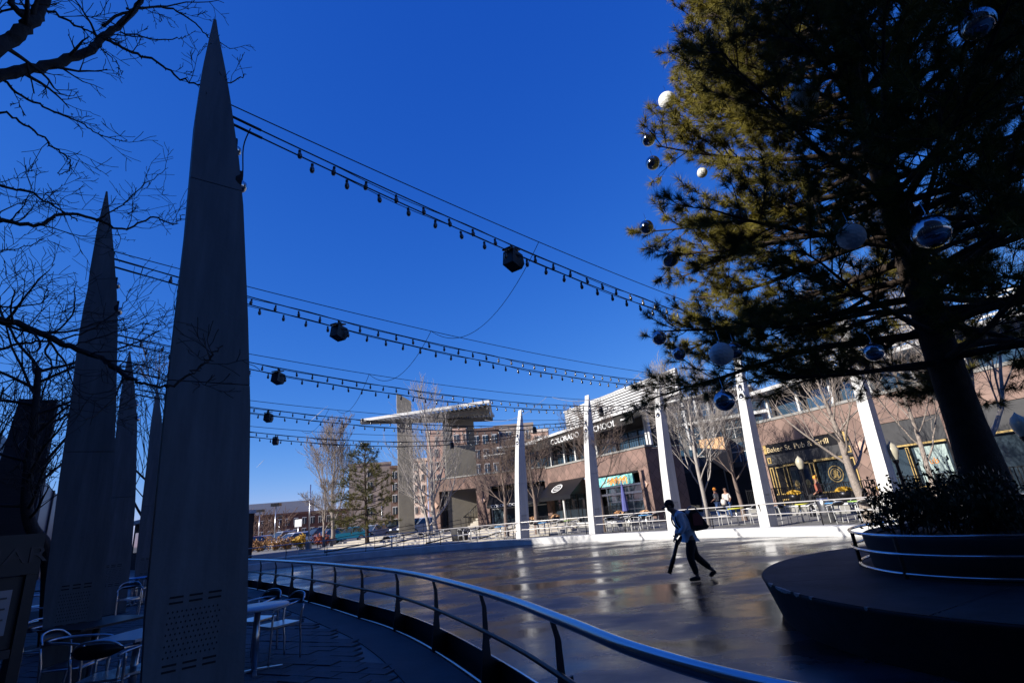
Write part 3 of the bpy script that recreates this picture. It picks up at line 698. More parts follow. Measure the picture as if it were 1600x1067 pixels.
for px, py, r, h, ty, lb in ORN:
    p = H(px, py, h); dist = (p - Vector((0, 0, EYE))).length; c_ = ray(px, py).normalized(); fz = FPX / Vector((px - 800, py - 533, FPX)).length
    R_ = r * dist * fz / FPX
    t = thing('bauble', lb, 'ornament ball', p, 0, 'ornament balls hung in the pine'); t.scale = (R_,) * 3
    part('ball', me_m if ty else me_f, t); part('hanger', me_h, t)

# ------------------------------------------------------------------ foreground branches, left
def limb(mb, pix, h, r0, r1, seed, twig=1.0, tk=5, hh=0, tl=.5):
    random.seed(seed); n = len(pix); P = [H(x, y, h + hh * i / n) for i, (x, y) in enumerate(pix)]; S = spline(P, 6)
    S = [p + Vector([random.gauss(0, .008) for _ in range(3)]) for p in S]
    k = len(S); R = [r0 + (r1 - r0) * i / (k - 1) for i in range(k)]; mb.tube(S, R, 6, True)
    o = dict(seg=.07, wig=.4, upb=.05, kids=(4, 3), ang=(25, 60), ratio=(.4, .7), rmin=.0028)
    for q in range(int(tk * twig)):
        i = random.randrange(int(k * .15), k - 1); d = (S[i + 1] - S[i]).normalized(); nd = rotv(d, perp(d), radians(random.uniform(25, 65)))
        grow(mb, S[i], nd, tl * random.uniform(.5, 1.1), max(.004, R[i] * .45), 2 if R[i] > .008 else 1, o)
    for q in range(k - 2):      # spur buds
        d = perp(S[q + 1] - S[q]); mb.tube([S[q], S[q] + d * random.uniform(.012, .03)], [R[q] * .6 + .002, .002], 3, False)
t = thing('bare_tree', 'bare tree outside the frame reaching dark branches over the left corner', 'tree', (-6.6, 3.6, 0), 0, 'dark bare trees on the left')
m_ = MB(); m_.tube(spline([(-6.6, 3.6, 0), (-6.5, 3.5, 1.5), (-6.3, 3.4, 3.2), (-6.0, 3.35, 4.6)], 5), [.2] * 5 + [.18] * 5 + [.14] * 5 + [.12], 10, True); m_.build('trunk', 'bark_dark', t, True)
m_ = MB(); hub = (-330, 330)
limb(m_, [hub, (-150, 190), (0, 118), (70, 103), (140, 80), (165, 55), (200, 28), (225, -10)], 5.2, .06, .022, 1, 1, 6)
limb(m_, [hub, (-100, 150), (0, 72), (40, 45), (62, 20), (75, -15)], 4.6, .065, .035, 2, 1, 4)
limb(m_, [(62, 10), (40, 25), (20, 10), (10, -20)], 4.6, .03, .02, 21, 1, 3)
limb(m_, [(160, 60), (200, 78), (245, 98), (290, 125), (330, 137), (372, 125), (384, 117)], 5.2, .016, .004, 3, 1, 8, tl=.35)
limb(m_, [(160, 40), (210, 14), (270, 16), (310, 42), (330, 62), (372, 78)], 5.2, .014, .003, 4, 1, 6, tl=.3)
limb(m_, [(200, 15), (260, 8), (348, 2)], 5.2, .012, .003, 5, 1, 4, tl=.25)
limb(m_, [(65, 10), (110, 35), (150, 55), (180, 62)], 4.9, .012, .004, 6, 1, 6, tl=.4)
limb(m_, [(0, 122), (35, 150), (85, 175), (130, 195), (165, 215), (200, 220)], 5.4, .012, .003, 7, 1, 7, tl=.35)
limb(m_, [(-80, 150), (0, 175), (45, 200), (85, 230), (110, 252), (104, 270), (90, 271)], 5.4, .012, .003, 8, 1, 5, tl=.35)
limb(m_, [(150, 70), (180, 95), (190, 115)], 5.2, .006, .003, 9, 1, 3, tl=.15)
limb(m_, [(190, 50), (240, 62), (280, 60), (290, 57)], 5.2, .008, .003, 10, 1, 4, tl=.2)
limb(m_, [(-200, 330), (-60, 350), (0, 345), (60, 352), (95, 335), (150, 343), (190, 358), (240, 340), (270, 350), (288, 335)], 6.6, .026, .005, 11, 1, 13, tl=.75)
limb(m_, [(-60, 260), (0, 290), (45, 300), (90, 325), (120, 345)], 6.4, .015, .006, 12, 1, 9, tl=.7)
limb(m_, [(150, 345), (190, 320), (225, 290), (262, 262)], 6.6, .010, .003, 13, 1, 7, tl=.4)
limb(m_, [(-40, 395), (0, 392), (40, 385), (70, 372)], 6.6, .008, .003, 14, 1, 3, tl=.3)
m_.build('crown', 'bark_dark', t, True)
t = thing('bare_tree', 'dark bare tree with a curved trunk left of the second fin', 'tree', (G(88, 905).x, G(88, 905).y, 0), 0, 'dark bare trees on the left')
hT = hypot(t.location.x, t.location.y); print('left tree dist', hT); hT = 14; g = H(92, 900, hT); t.location = (g.x, g.y, 0)
m_ = MB(); P = spline([Vector((g.x, g.y, 0)), H(75, 870, hT), H(50, 825, hT), H(42, 790, hT), H(44, 740, hT), H(50, 690, hT), H(57, 620, hT), H(60, 575, hT)], 5); k = len(P)
m_.tube(P, [.13 - .08 * i / k for i in range(k)], 9); m_.build('trunk', 'bark_dark', t, True)
m_ = MB(); random.seed(77); o = dict(seg=.22, wig=.3, upb=.04, kids=(5, 4, 3), ang=(25, 60), ratio=(.4, .65), rmin=.006)
for i in range(k // 3, k):
    for _ in range(1):
        d = rotv(Vector((0, 0, 1)), perp(Vector((0, 0, 1))), radians(random.uniform(25, 85))); grow(m_, P[i], d, random.uniform(1.2, 2.6), .035, 3, o)
m_.build('crown', 'bark_dark', t, True)
t = thing('bare_tree', 'bare tree behind the kiosk with a long limb crossing the second and near fins', 'tree', H(-120, 900, 8.0) * 1, 0, 'dark bare trees on the left'); t.location.z = 0
m_ = MB(); b0 = t.location.copy(); m_.tube(spline([b0, H(-115, 700, 8), H(-90, 560, 8)], 5), [.14] * 11, 8); m_.build('trunk', 'bark_dark', t, True)
m_ = MB(); limb(m_, [(-90, 540), (-30, 492), (0, 500), (45, 512), (100, 538), (160, 560), (188, 582), (205, 592)], 7.4, .045, .02, 31, 1, 14, tl=1.1, hh=-1.2)
limb(m_, [(205, 592), (225, 600), (262, 603), (290, 588), (315, 572), (330, 558), (345, 540)], 4.2, .012, .005, 32, 1, 7, tl=.3)
limb(m_, [(0, 545), (50, 535), (100, 530), (150, 510), (190, 480), (205, 450)], 7.2, .015, .003, 33, 1, 10, tl=.8)
limb(m_, [(-40, 470), (10, 480), (70, 470), (75, 440)], 7.2, .012, .003, 34, 1, 9, tl=.8)
limb(m_, [(120, 540), (180, 520), (240, 500), (278, 490)], 6.8, .008, .003, 35, 1, 8, tl=.6)
m_.build('crown', 'bark_dark', t, True)
bare_tree('bare_tree', azim(232, 860, 24), 8.5, 'bare dark tree seen between the third and fourth shaded fins', 'bark_dark', 91, .16, .2, 12, .55, 3, (7, 6, 5), group='dark bare trees on the left', rmin=.009)
bare_tree('bare_tree', azim(-60, 860, 22), 7.5, 'dense twiggy bare tree at the left edge behind the kiosk', 'bark_dark', 93, .16, .15, 12, .6, 3, (6, 5, 3), group='dark bare trees on the left', rmin=.008)

# left background: brick pier and glazed roof
a = azim(8, 860, 20); t = thing('brick_pier', 'tall tapering brick pier behind bare twigs at the left edge', 'brick pier', a, radians(40))
MB().add([(-.7, -.5, 0), (.5, -.5, 0), (.5, .7, 0), (-.7, .7, 0), (-.35, -.4, 5.9), (.45, -.4, 5.9), (.45, .6, 5.9), (-.35, .6, 5.9)], [(0, 1, 5, 4), (1, 2, 6, 5), (2, 3, 7, 6), (3, 0, 4, 7), (4, 5, 6, 7)]).build('shaft', 'brickDark', t)
a = azim(-60, 860, 42); b = azim(120, 850, 60); d = (b - a); L = d.length
t = thing('glass_hall', 'low glazed hall with a sloping roof behind the brick pier', 'building', a, atan2(d.y, d.x))
gm_ = mat('dull_blue_glazing', (.045, .06, .1), .3, 0, .2, .5, spec=.5)
MB().add([(-14, 0, 0), (L, 0, 0), (L, 0, 4.2), (-14, 0, 13), (-14, 8, 0), (L, 8, 0), (L, 8, 4.2), (-14, 8, 13)], [(0, 1, 2, 3), (7, 6, 5, 4), (3, 2, 6, 7), (1, 5, 6, 2)]).build('glazing', gm_, t)
for k in range(14):
    x = -13 + k * (L + 12) / 14; z = 13 + (4.2 - 13) * (x + 14) / (L + 14); MB().box(x, x + .12, -.1, -.003, 0, z).build('mullion', 'charc', t)
a = azim(228, 868, 46); t = thing('brick_shop', 'small dark building between the third and fourth shaded fins', 'building', a, -.75)
MB().box(-5, 3, 0, 6, 0, 3.2).build('wall', 'brickDark', t); MB().box(-5.4, 3.3, -.5, 6, 3.2, 3.45).build('roof', 'white_rough', t)
for k in range(3): MB().box(-4.2 + 2.2 * k, -2.8 + 2.2 * k, -.03, .03, 1.2, 2.6).build('window', 'glassblue', t)

# ------------------------------------------------------------------ kiosk with poster
kp = H(-14, 1000, 4.6); t = thing('poster_kiosk', 'dark metal advertising kiosk with a framed poster at the left edge', 'kiosk', (kp.x, kp.y, 0), atan2(kp.y, kp.x) - pi / 2 + .25)
zt = H(30, 835, 4.6).z; zb = H(10, 1010, 4.6).z
MB().box(-.5, .16, 0, .14, zt - .24, zt).build('header', 'black', t)
MB().box(.105, .16, .01, .13, 0, zt - .241).box(-.5, -.445, .01, .13, 0, zt - .241).build('frame', 'black', t)
MB().box(-.444, .104, .05, .1, zb - .02, zt - .25).build('case', 'black', t)
MB().box(-.41, .06, .035, .048, zb + .06, zt - .32).build('poster', 'poster', t)
MB().box(-.444, .104, .02, .12, zb - .07, zb - .022).build('shelf', 'steeldark', t)
text('MAR', .13, t, (-.16, -.004, zt - .17), 'steeldark', ext=.004, name='header_lettering', sx=1.3)
pz = zt - .32; lm = MB()
for k in range(5): lm.box(-.2, .04 - (k % 2) * .03, .03, .0345, pz - .05 - k * .03, pz - .04 - k * .03)
lm.box(-.3, .0, .03, .0345, zb + .14, zb + .17); lm.build('print_lines', 'charc', t)
fig = MB(); fig.prism([(-.2, .0), (-.12, -.02), (-.08, -.12), (-.1, -.18), (-.06, -.3), (-.1, -.42), (-.3, -.44), (-.34, -.2), (-.3, -.06)], 0, .003, Matrix.Translation((.02, .0345, pz - .26)) @ Matrix.Rotation(pi / 2, 4, 'X'))
fig.build('print_figure', 'blackmatte', t)

# ------------------------------------------------------------------ cafe furniture
def make_chair(frame, seat, label, group, loc):
    t = thing('cafe_chair', label, 'chair', loc, 0, group)
    r = .013
    for s in (-1, 1):
        MB().tube(spline([(-.2, s * .2, 0), (-.19, s * .21, .25), (-.17, s * .22, .44), (-.2, s * .235, .66)], 3), r, 6).build('leg', frame, t)
        MB().tube(spline([(.24, s * .22, 0), (.23, s * .23, .3), (.22, s * .235, .6)], 3), r, 6).build('leg', frame, t)
    arc = [Vector((.24 - (.5) * (1 - abs(cos(a)) ** 1.6) * 1.0, .25 * (1 if a < pi / 2 else -1) * min(1, abs(cos(a)) ** .45 * 1.0), .63 + .07 * sin(a))) for a in [pi * k / 24 for k in range(25)]]
    MB().tube(arc, .014, 6).build('arm_rail', frame, t)
    bk = MB()
    V1 = []
    for k in range(11):
        a = -1 + 2 * k / 10; y = .225 * a; x = -.27 + .075 * a * a; hh = .055 * (1 - abs(a) ** 3)
        V1 += [(x, y, .70 - hh * .9), (x - .015, y, .72 + hh), (x - .03, y, .72 + hh), (x - .015, y, .70 - hh * .9)]
    bk.add(V1, [(4 * i + j, 4 * i + (j + 1) % 4, 4 * i + 4 + (j + 1) % 4, 4 * i + 4 + j) for i in range(10) for j in range(4)], True); bk.build('backrest', seat, t)
    MB().tube(spline([(-.195, -.225, .69), (-.26, -.15, .775), (-.285, 0, .80), (-.26, .15, .775), (-.195, .225, .69)], 4), .012, 6).build('back_frame', frame, t)
    MB().prism([(-.19, -.19), (.18, -.21), (.22, -.17), (.22, .17), (.18, .21), (-.19, .19)], .435, .455).build('seat', 'alu' if frame != 'white' else frame, t)
    MB().tube([(.23, -.22, .43), (-.18, -.21, .43), (-.18, .21, .43), (.23, .22, .43), (.23, -.22, .43)], .011, 5).build('seat_frame', frame, t)
    return t
def make_table(top, frame, label, group, loc, sq=False, w_=.36):
    t = thing('cafe_table', label, 'table', loc, 0, group)
    if sq: MB().box(-w_, w_, -w_, w_, .72, .745).build('table_top', top, t)
    else: MB().lathe([(.001, .715), (w_, .715), (w_ + .01, .73), (w_, .745), (.001, .746)], 24).build('table_top', top, t)
    MB().tube([(0, 0, .03), (0, 0, .715)], .035, 10).build('pedestal', frame, t)
    for k in range(4):
        a = k * pi / 2 + .5; MB().beam((.02 * cos(a), .02 * sin(a), .035), (.32 * cos(a), .32 * sin(a), .02), .05, .025).build('foot', frame, t)
    return t
def face(a, b): return atan2(b.y - a.y, b.x - a.x)
# near left: placed on the ground plane by where they stand
T1 = H(400, 1000, 7.9); T1 = Vector((T1.x, T1.y, 0))
tb1 = make_table('top_steel', 'alu', 'round metal cafe table just right of the near fin', 'cafe tables on the near terrace', T1)
CH = make_chair('alu', 'black', 'dark backed metal chair by the railing, right of the round table', 'metal chairs on the near terrace', H(436, 990, 8.3)); CH.location.z = 0; CH.rotation_euler.z = face(CH.location, T1) - .5
c_ = H(402, 960, 9.1); clone(CH, (c_.x, c_.y, 0), -2.0, 'dark backed chair behind the round table, beside the near fin')
def nearchair(px, h, rz, lb): p = H(px, 1000, h); return clone(CH, (p.x, p.y, 0), rz, lb)
def NP(px, py, z): v = G(px, py, z); return (v.x, v.y, 0)
make_table('top_dark', 'alu', 'dark square table in front of the second fin', 'cafe tables on the near terrace', NP(152, 972, .74), True, .42).rotation_euler.z = -.35
make_table('top_steel', 'alu', 'steel table top half hidden behind the left edge of the near fin', 'cafe tables on the near terrace', NP(216, 990, .74), True, .3).rotation_euler.z = -.2
def nearchair(px, py, rz, lb): clone(CH, NP(px, py, .62), rz, lb)
nearchair(172, 1024, 1.75, 'largest chair back at the bottom left corner, beside the near fin')
nearchair(118, 1008, .15, 'metal chair whose curved back edge shows left of the largest chair')
nearchair(84, 988, -.1, 'metal chair facing right beside the kiosk')
nearchair(222, 1012, -2.3, 'metal chair partly hidden behind the near fin at the bottom left')
nearchair(203, 922, -.9, 'metal chair standing between the second and near fins')
nearchair(199, 908, .4, 'farther metal chair between the fins, left of the pale blue table')
nearchair(228, 907, 2.9, 'farther metal chair between the fins, right of the pale blue table')
make_table('top_blue', 'alu', 'pale blue topped table far between the fins', 'cafe tables on the near terrace', NP(214, 902, .74))
nearchair(55, 955, 1.0, 'dark chair glimpsed between the kiosk and second fin')
nearchair(62, 934, .6, 'farther dark chair glimpsed left of the second fin')
# far terrace
CHW = make_chair('white', 'black', 'white cafe chair', 'white cafe chairs across the rink', (0, 0, 0)); TBW = make_table('top_blue', 'alu', 'x', 'cafe tables across the rink', (0, 0, 0))
FT = [(612, 852, 'dark', 2, 'dark table farthest left across the rink'), (672, 850, 'dark', 2, 'dark table on the steps side, second from the left across the rink'), (735, 846, 'dark', 3, 'dark table left of the leftmost white fin'),
      (783, 838, 'blue', 3, 'blue table right beside the leftmost white fin'), (852, 833, 'blue', 3, 'blue table right of the leftmost white fin'), (885, 831, 'green', 3, 'green table left of the fin with white lettering behind'),
      (958, 829, 'steel', 3, 'steel table between the second and third white fins'), (985, 827, 'steel', 3, 'steel table below the folded blue parasol'), (1012, 826, 'blue', 3, 'blue table left of the fin behind the walking man'),
      (1152, 808, 'yellow', 2, 'yellow table behind the walking man'), (1252, 801, 'yellow', 2, 'yellow table in front of the gold lettered pub'), (1303, 798, 'blue', 2, 'blue table in front of the pub window'),
      (1345, 795, 'green', 2, 'green table beside the largest white fin'), (1405, 790, 'blue', 2, 'blue table glimpsed through the planter shrubs'), (1490, 785, 'green', 2, 'green table behind the pine trunk')]
first = True; random.seed(5)
for px, py, tc_, nc, lb in FT:
    u_ = azim(px, py, 1.0); kd = max(q.dot(u_) for q in frn if abs(q.x * u_.y - q.y * u_.x) < 1.2)
    p = u_ * (kd + random.uniform(1.3, 2.0)); p.z = .1
    if first: TBW.location = p; TBW['label'] = lb; tbm = TBW.children; first = False; TBW.children[0].data.materials[0] = M_['top_dark']; tt = TBW
    else: tt = clone(TBW, p, random.random(), lb, topmat='top_' + tc_)
    a0 = random.random() * 6
    for k in range(nc):
        a = a0 + 2 * pi * k / nc + random.uniform(-.3, .3); q = p + Vector((cos(a), sin(a), 0)) * random.uniform(.55, .75)
        rel = q - p; v_ = Vector((p.x, p.y, 0)).normalized(); fr_d = rel.dot(v_); sd_d = rel.x * v_.y - rel.y * v_.x
        side = ('behind the' if fr_d > 0 else 'in front of the') if abs(fr_d) > abs(sd_d) else ('right of the' if sd_d > 0 else 'left of the')
        l2 = 'white cafe chair ' + side + ' ' + lb
        l2 = ' '.join(l2.split()[:16])
        if CHW['label'] == 'white cafe chair': CHW.location = q; CHW.rotation_euler.z = a + pi; CHW['label'] = l2; CHW['group'] = 'white chairs at the ' + lb
        else: clone(CHW, q, a + pi + random.uniform(-.3, .3), l2, 'white chairs at the ' + lb)

# ------------------------------------------------------------------ school building
def frame_obj(A, B):
    d = Vector((B[0] - A[0], B[1] - A[1])); return atan2(d.y, d.x), d.length
ang, Lf = frame_obj((2.0, 46.5), (8.13, 35.07))
F1 = thing('school_building', 'long rose tiled building with white louvred screen and white school lettering', 'building', (2.0, 46.5, .1), ang)
b = MB(); b.box(-.3, 13.3, 0, .5, 3.55, 4.85); b.box(-.3, .2, 0, .5, 0, 3.55); b.box(5.75, 6.6, 0, .5, 0, 3.55); b.box(12.3, 13.3, 0, .5, 0, 3.55); b.box(6.6, 12.3, 0, .5, 3.3, 3.55)
b.box(12.8, 13.3, .5, 3.2, 0, 4.85); b.build('wall', 'brickF', F1)
MB().box(-.35, 13.4, -.08, .6, 4.85, 4.98).build('coping', 'conc', F1)
MB().box(-.3, 12.8, 1.2, 1.6, 0, 3.5).build('shop_interior', 'dark', F1)
# right half shopfront: mural, transoms, sectional door
MB().box(6.6, 12.25, -.06, .3, 3.3, 3.42).build('mural_hood', 'black', F1)
mu = MB().box(6.6, 11.6, -.03, .1, 2.62, 3.29).build('mural_sign', 'teal', F1)
random.seed(3); st = MB()
for k in range(15):
    x = 8.7 + k * .155; z0_ = 2.72 + .07 * sin(k * 2.1)
    st.box(x, x + .06, -.05, -.031, z0_, z0_ + random.uniform(.34, .46)); st.box(x + .0601, x + .12, -.05, -.031, z0_ + random.choice((.02, .18, .3)), z0_ + random.choice((.38, .42)))
st.build('mural_letters', 'orange', mu)
fr_ = MB(); fr_.box(6.6, 12.3, .1, .2, 2.5, 2.61); fr_.box(6.6, 12.3, .1, .2, 1.95, 2.1)
for x in (6.62, 8.2, 10.2, 12.2): fr_.box(x, x + .08, .09, .21, .35, 2.5)
fr_.build('shop_frame', 'alu', F1)
dr = MB().box(8.3, 12.2, .28, .3, .3, 1.94).build('garage_door', 'glass', F1)
dd_ = MB()
for z in (.9, 1.45): dd_.box(8.3, 12.2, .25, .279, z, z + .06)
for x in (9.6, 10.9): dd_.box(x, x + .05, .25, .279, .3, 1.94)
dd_.build('door_mullions', 'alu', dr)
MB().box(8.3, 12.2, .28, .3, 2.11, 2.49).build('transom_window', 'glass', F1)
# left half: black awning with round sign
aw = MB(); aw.add([(.3, -.02, 3.6), (5.7, -.02, 3.6), (5.7, -1.5, 2.35), (.3, -1.5, 2.35), (.3, -.02, 2.35), (5.7, -.02, 2.35), (5.7, -1.55, 2.05), (.3, -1.55, 2.05)], [(0, 3, 2, 1), (0, 4, 3), (1, 2, 5), (3, 7, 6, 2)])
awo = aw.build('awning', 'black', F1)
rs_ = MB(); M4 = Matrix.Translation((3.0, -.98, 2.95)) @ Matrix.Rotation(radians(41), 4, 'X')
n_ = 28; vs = [M4 @ Vector((.72 * f * cos(2 * pi * k / n_), .46 * f * sin(2 * pi * k / n_), .03)) for f in (1, .84) for k in range(n_)]
rs_.add(vs, [(k, (k + 1) % n_, n_ + (k + 1) % n_, n_ + k) for k in range(n_)])
for z, w0, sh in ((.17, .34, 0), (.0, .52, .02), (-.17, .34, -.02)):
    for k in range(7):
        x = -w0 + k * w0 * 2 / 6.5; vs = [M4 @ Vector(v) for v in ((x, z - .06, .03), (x + .05, z - .06, .03), (x + .09, z + .06, .03), (x + .03, z + .06, .03))]; rs_.add(vs, [(0, 1, 2, 3)])
rs_.build('round_sign', 'letter', awo)
gl = MB().box(.25, 5.7, .35, .38, 0.1, 2.5).build('shop_window', 'glass', F1)
fr_ = MB()
for x in (.25, 1.4, 2.6, 3.8, 4.9, 5.62): fr_.box(x, x + .07, .28, .349, .1, 2.5)
fr_.build('window_frame', 'charc', gl)
MB().tube([(4.3, -1.3, 0), (4.3, -1.3, 2.2)], .09, 8).build('awning_post', 'white_rough', F1)
MB().obox((12.85, -.05, 2.45), .34, .1, .34, ry=radians(45)).build('wall_lamp', 'aptPeach', F1)
# upper storey
MB().box(-2.5, 13.0, 1.3, 1.6, 4.98, 7.2).build('upper_wall', 'charc', F1)
for x0, x1 in ((4.0, 6.25), (7.1, 9.0), (9.35, 12.75), (.3, 2.0), (2.2, 3.7)):
    wn = MB().box(x0, x1, 1.1, 1.15, 5.0, 6.3).build('window', 'glassblue', F1); f_ = MB()
    for k in range(4): x = x0 + (x1 - x0 - .06) * k / 3; f_.box(x, x + .06, 1.04, 1.099, 5.0, 6.3)
    f_.box(x0, x1, 1.03, 1.098, 6.3, 6.38); f_.build('window_frame', 'charc', wn)
pm2 = MB().box(-.09, .09, -.09, .09, 0, 2.3).mesh('post', 'white')
for x in (12.9, 13.2, 6.6, 6.95, 3.85, 2.1, -.2): part('post', pm2, F1, (x, .75, 4.98))
ra = MB()
for x in range(-1, 53): ra.box(x * .25, x * .25 + .02, .68, .70, 5.0, 5.75)
ra.box(-.3, 13.2, .66, .72, 5.75, 5.8); tag(ra.build('balcony_rail', 'steeldark', F1), kind='stuff')
MB().box(-1.0, 13.4, -.72, -.6, 6.5, 7.3).build('fascia', 'dark', F1)
MB().box(-4, 13.9, -.9, 2, 7.3, 7.5).build('roof_edge', 'white', F1)
MB().box(13.9, 14.05, -.9, 4, 7.3, 7.5).box(2, 13.9, 2.001, 4, 7.31, 7.45).build('roof_slab', 'charc', F1)
MB().box(12.5, 13.0, 1.6, 3.6, 4.98, 7.2).build('side_wall', 'brickDark', F1)
text('COLORADO', .62, F1, (2.5, -.74, 6.62), 'letter', ext=.05, name='school_lettering', sx=1.25)
text('SCHOOL', .62, F1, (8.5, -.74, 6.62), 'letter', ext=.05, name='school_lettering', sx=1.25)
MB().box(12.2, 12.8, -.78, -.73, 6.85, 6.95).build('small_lettering', 'letter', F1)
for k, (z) in enumerate([7.75 + i * .2 for i in range(8)]):
    MB().box(3.2, 16.8, .55, .62, z, z + .12).build('louvre', 'white', F1)
for k in range(4): MB().box(3.2 + k * 3.5, 3.3 + k * 3.5, .63, .72, 7.5, 9.4).build('louvre_post', 'white_rough', F1)
MB().box(3.2, 16.8, .75, .8, 7.5, 9.35).build('screen_back', 'charc', F1)
MB().box(3.1, 16.9, .5, .74, 9.3, 9.42).build('screen_cap', 'white', F1)
# left wing
ang0, L0 = frame_obj((-9, 49.5), (2, 46.5))
F0 = thing('school_wing', 'rose tiled wing with a dark stair opening left of the school building', 'building', (-9, 49.5, .1), ang0)
b = MB(); b.box(0, L0, 0, .5, 3.9, 5.0).box(0, .75, 0, .5, 0, 3.9).box(4.5, 5.7, 0, .5, 0, 3.9).box(L0 - .3, L0, 0, .5, 0, 3.9); b.build('wall', 'brickF', F0)
MB().box(0, L0, -.07, .6, 5.0, 5.12).build('coping', 'conc', F0)
MB().box(.75, 4.5, 4.5, 4.7, 0, 5).build('passage_wall', 'pav', F0)
MB().box(0, .3, .5, 4.5, 0, 4.9).box(5.4, 5.7, .5, 4.5, 0, 4.9).build('passage_side', 'pav', F0)
MB().box(5.7, L0, 1.2, 1.4, 0, 3.9).build('shop_interior', 'dark', F0)
sx_ = MB()
for k in range(8): sx_.box(2.2 + k * .3, 2.5 + k * .3, 1.5, 3.0, 0, .2 + k * .2)
sx_.build('stair', 'steps', F0)
hr = MB().tube([(2.1, 1.4, 1.1), (4.4, 1.4, 2.7)], .04, 5)
for k in range(9): hr.tube([(2.2 + k * .27, 1.4, .2 + k * .18), (2.2 + k * .27, 1.4, 1.15 + k * .19)], .025, 4)
hr.build('stair_rail', 'steeldark', F0)
aw = MB(); x0, x1 = 5.9, L0 - .4; aw.add([(x0, -.02, 3.4), (x1, -.02, 3.4), (x1, -1.3, 2.2), (x0, -1.3, 2.2), (x0, -.02, 2.2), (x1, -.02, 2.2), (x1, -1.33, 1.95), (x0, -1.33, 1.95)], [(0, 3, 2, 1), (0, 4, 3), (1, 2, 5), (3, 7, 6, 2)])
awo = aw.build('awning', 'black', F0)
text('COLORADO', .34, awo, (6.3, -1.37, 1.98), 'letter', ext=.01, name='awning_lettering', sx=1.2)
gl = MB().box(5.8, L0 - .4, .3, .34, .1, 2.6).build('shop_window', 'glass', F0)
MB().box(5.8, 5.9, .22, .299, .1, 2.6).box(6.9, 7.0, .22, .299, .1, 2.6).box(8.6, 8.7, .22, .299, .1, 2.6).box(10.0, 10.1, .22, .299, .1, 2.6).box(5.8, 11, .2, .298, 1.8, 1.9).build('window_frame', 'white_rough', gl)
MB().obox((.4, -.06, 2.7), .4, .1, .4, ry=radians(45)).build('wall_lamp', 'aptPeach', F0)
MB().obox((5.1, -.06, 2.7), .4, .1, .4, ry=radians(45)).build('wall_lamp', 'aptPeach', F0)
MB().box(8.0, L0 + 2, 1.5, 1.8, 5.1, 7.3).build('upper_wall', 'charc', F0)
for k in range(4):
    x = 8.2 + k * 1.05; MB().box(x, x + .85, 1.44, 1.49, 5.2, 6.6).build('window', 'glassblue', F0)
MB().box(6.8, L0 + 2, -.4, 2.2, 7.15, 7.3).build('canopy', 'white', F0)
MB().box(5.2, 8.6, .6, 2.2, 6.7, 6.82).build('canopy', 'white', F0)

# pub building
angb, _ = frame_obj((14.65, 32.9), (17.27, 26.94))
BK = thing('pub_building', 'rose tiled building with a black and gold pub front behind the white fins', 'building', (14.65, 32.9, .1), angb)
b = MB(); b.box(-.1, 24, 0, .5, 3.98, 5.35).box(-.1, .8, 0, .5, 0, 3.98).box(6.3, 7.55, 0, .5, 0, 3.98).box(10.7, 11.9, 0, .5, 0, 3.98).box(15.4, 16.6, 0, .5, 0, 3.98).box(-.1, .4, .5, 12, 0, 5.35); b.build('wall', 'brickB', BK)
MB().box(-.1, 24, -.06, .6, 5.35, 5.5).build('coping', 'conc', BK)
MB().box(.4, 22, 2.0, 2.2, 5.5, 7.2).build('upper_wall', 'charc', BK)
for k in range(9):
    x = 1 + k * 2.2; MB().box(x, x + 1.7, 1.93, 1.99, 5.6, 6.8).build('window', 'glassblue', BK)
    MB().box(x - .3, x - .16, 1.3, 1.44, 5.5, 7.2).build('post', 'white', BK)
MB().box(-1, 23, .2, 3, 7.2, 7.42).build('roof_edge', 'white', BK)
for i in range(6): MB().box(4, 23, 1.5, 1.56, 7.6 + .2 * i, 7.72 + .2 * i).build('louvre', 'white', BK)
pf = MB().box(.8, 6.3, .05, .3, 3.35, 3.97).build('sign_board', 'black', BK)
text('Baker St. Pub & Grill', .42, pf, (1.0, .03, 3.5), 'goldpale', ext=.012, name='pub_lettering', sx=1.18)
MB().box(.8, 1.0, .0, .049, 3.45, 3.95).box(6.05, 6.25, .0, .049, 3.45, 3.95).build('sign_bracket', 'gold', pf)
MB().box(.8, 6.3, .06, .3, 2.75, 3.34).build('panel_band', 'charc', BK)
MB().box(.8, 6.3, .28, .3, 0, 2.74).build('pub_interior', 'dark', BK)
def gframe(x0, x1, z0, z1, w_=.06, y=.03, par=BK, name='gold_trim'):
    MB().box(x0, x1, y - .02, y, z1 - w_, z1).box(x0, x1, y - .02, y, z0, z0 + w_).box(x0, x0 + w_, y - .02, y, z0 + w_ - .001, z1 - w_ + .001).box(x1 - w_, x1, y - .02, y, z0 + w_ - .001, z1 - w_ + .001).build(name, 'gold', par)
MB().box(.8, 2.1, .04, .27, 0, 2.74).box(3.55, 3.95, .04, .27, 0, 2.74).box(3.95, 6.3, .04, .27, 0, .95).box(5.95, 6.3, .04, .27, .95, 2.74).build('pub_panels', 'black', BK)
for a_ in ((.9, 1.15, 1.0, 2.6), (1.3, 1.9, 1.0, 2.6), (1.3, 1.9, .2, .75), (3.6, 3.9, 1.0, 2.6), (6.0, 6.25, 1.0, 2.6), (6.0, 6.25, 2.85, 3.2), (.9, 1.15, 2.85, 3.2)): gframe(*a_)
for a_ in ((1.9, 3.6, .01, .039, 2.58, 2.68), (3.95, 5.95, .01, .039, 2.62, 2.74), (3.95, 5.95, .01, .039, .93, .99), (2.1, 2.15, .0, .04, 0, 2.55)): MB().box(*a_).build('gold_trim', 'gold', BK)
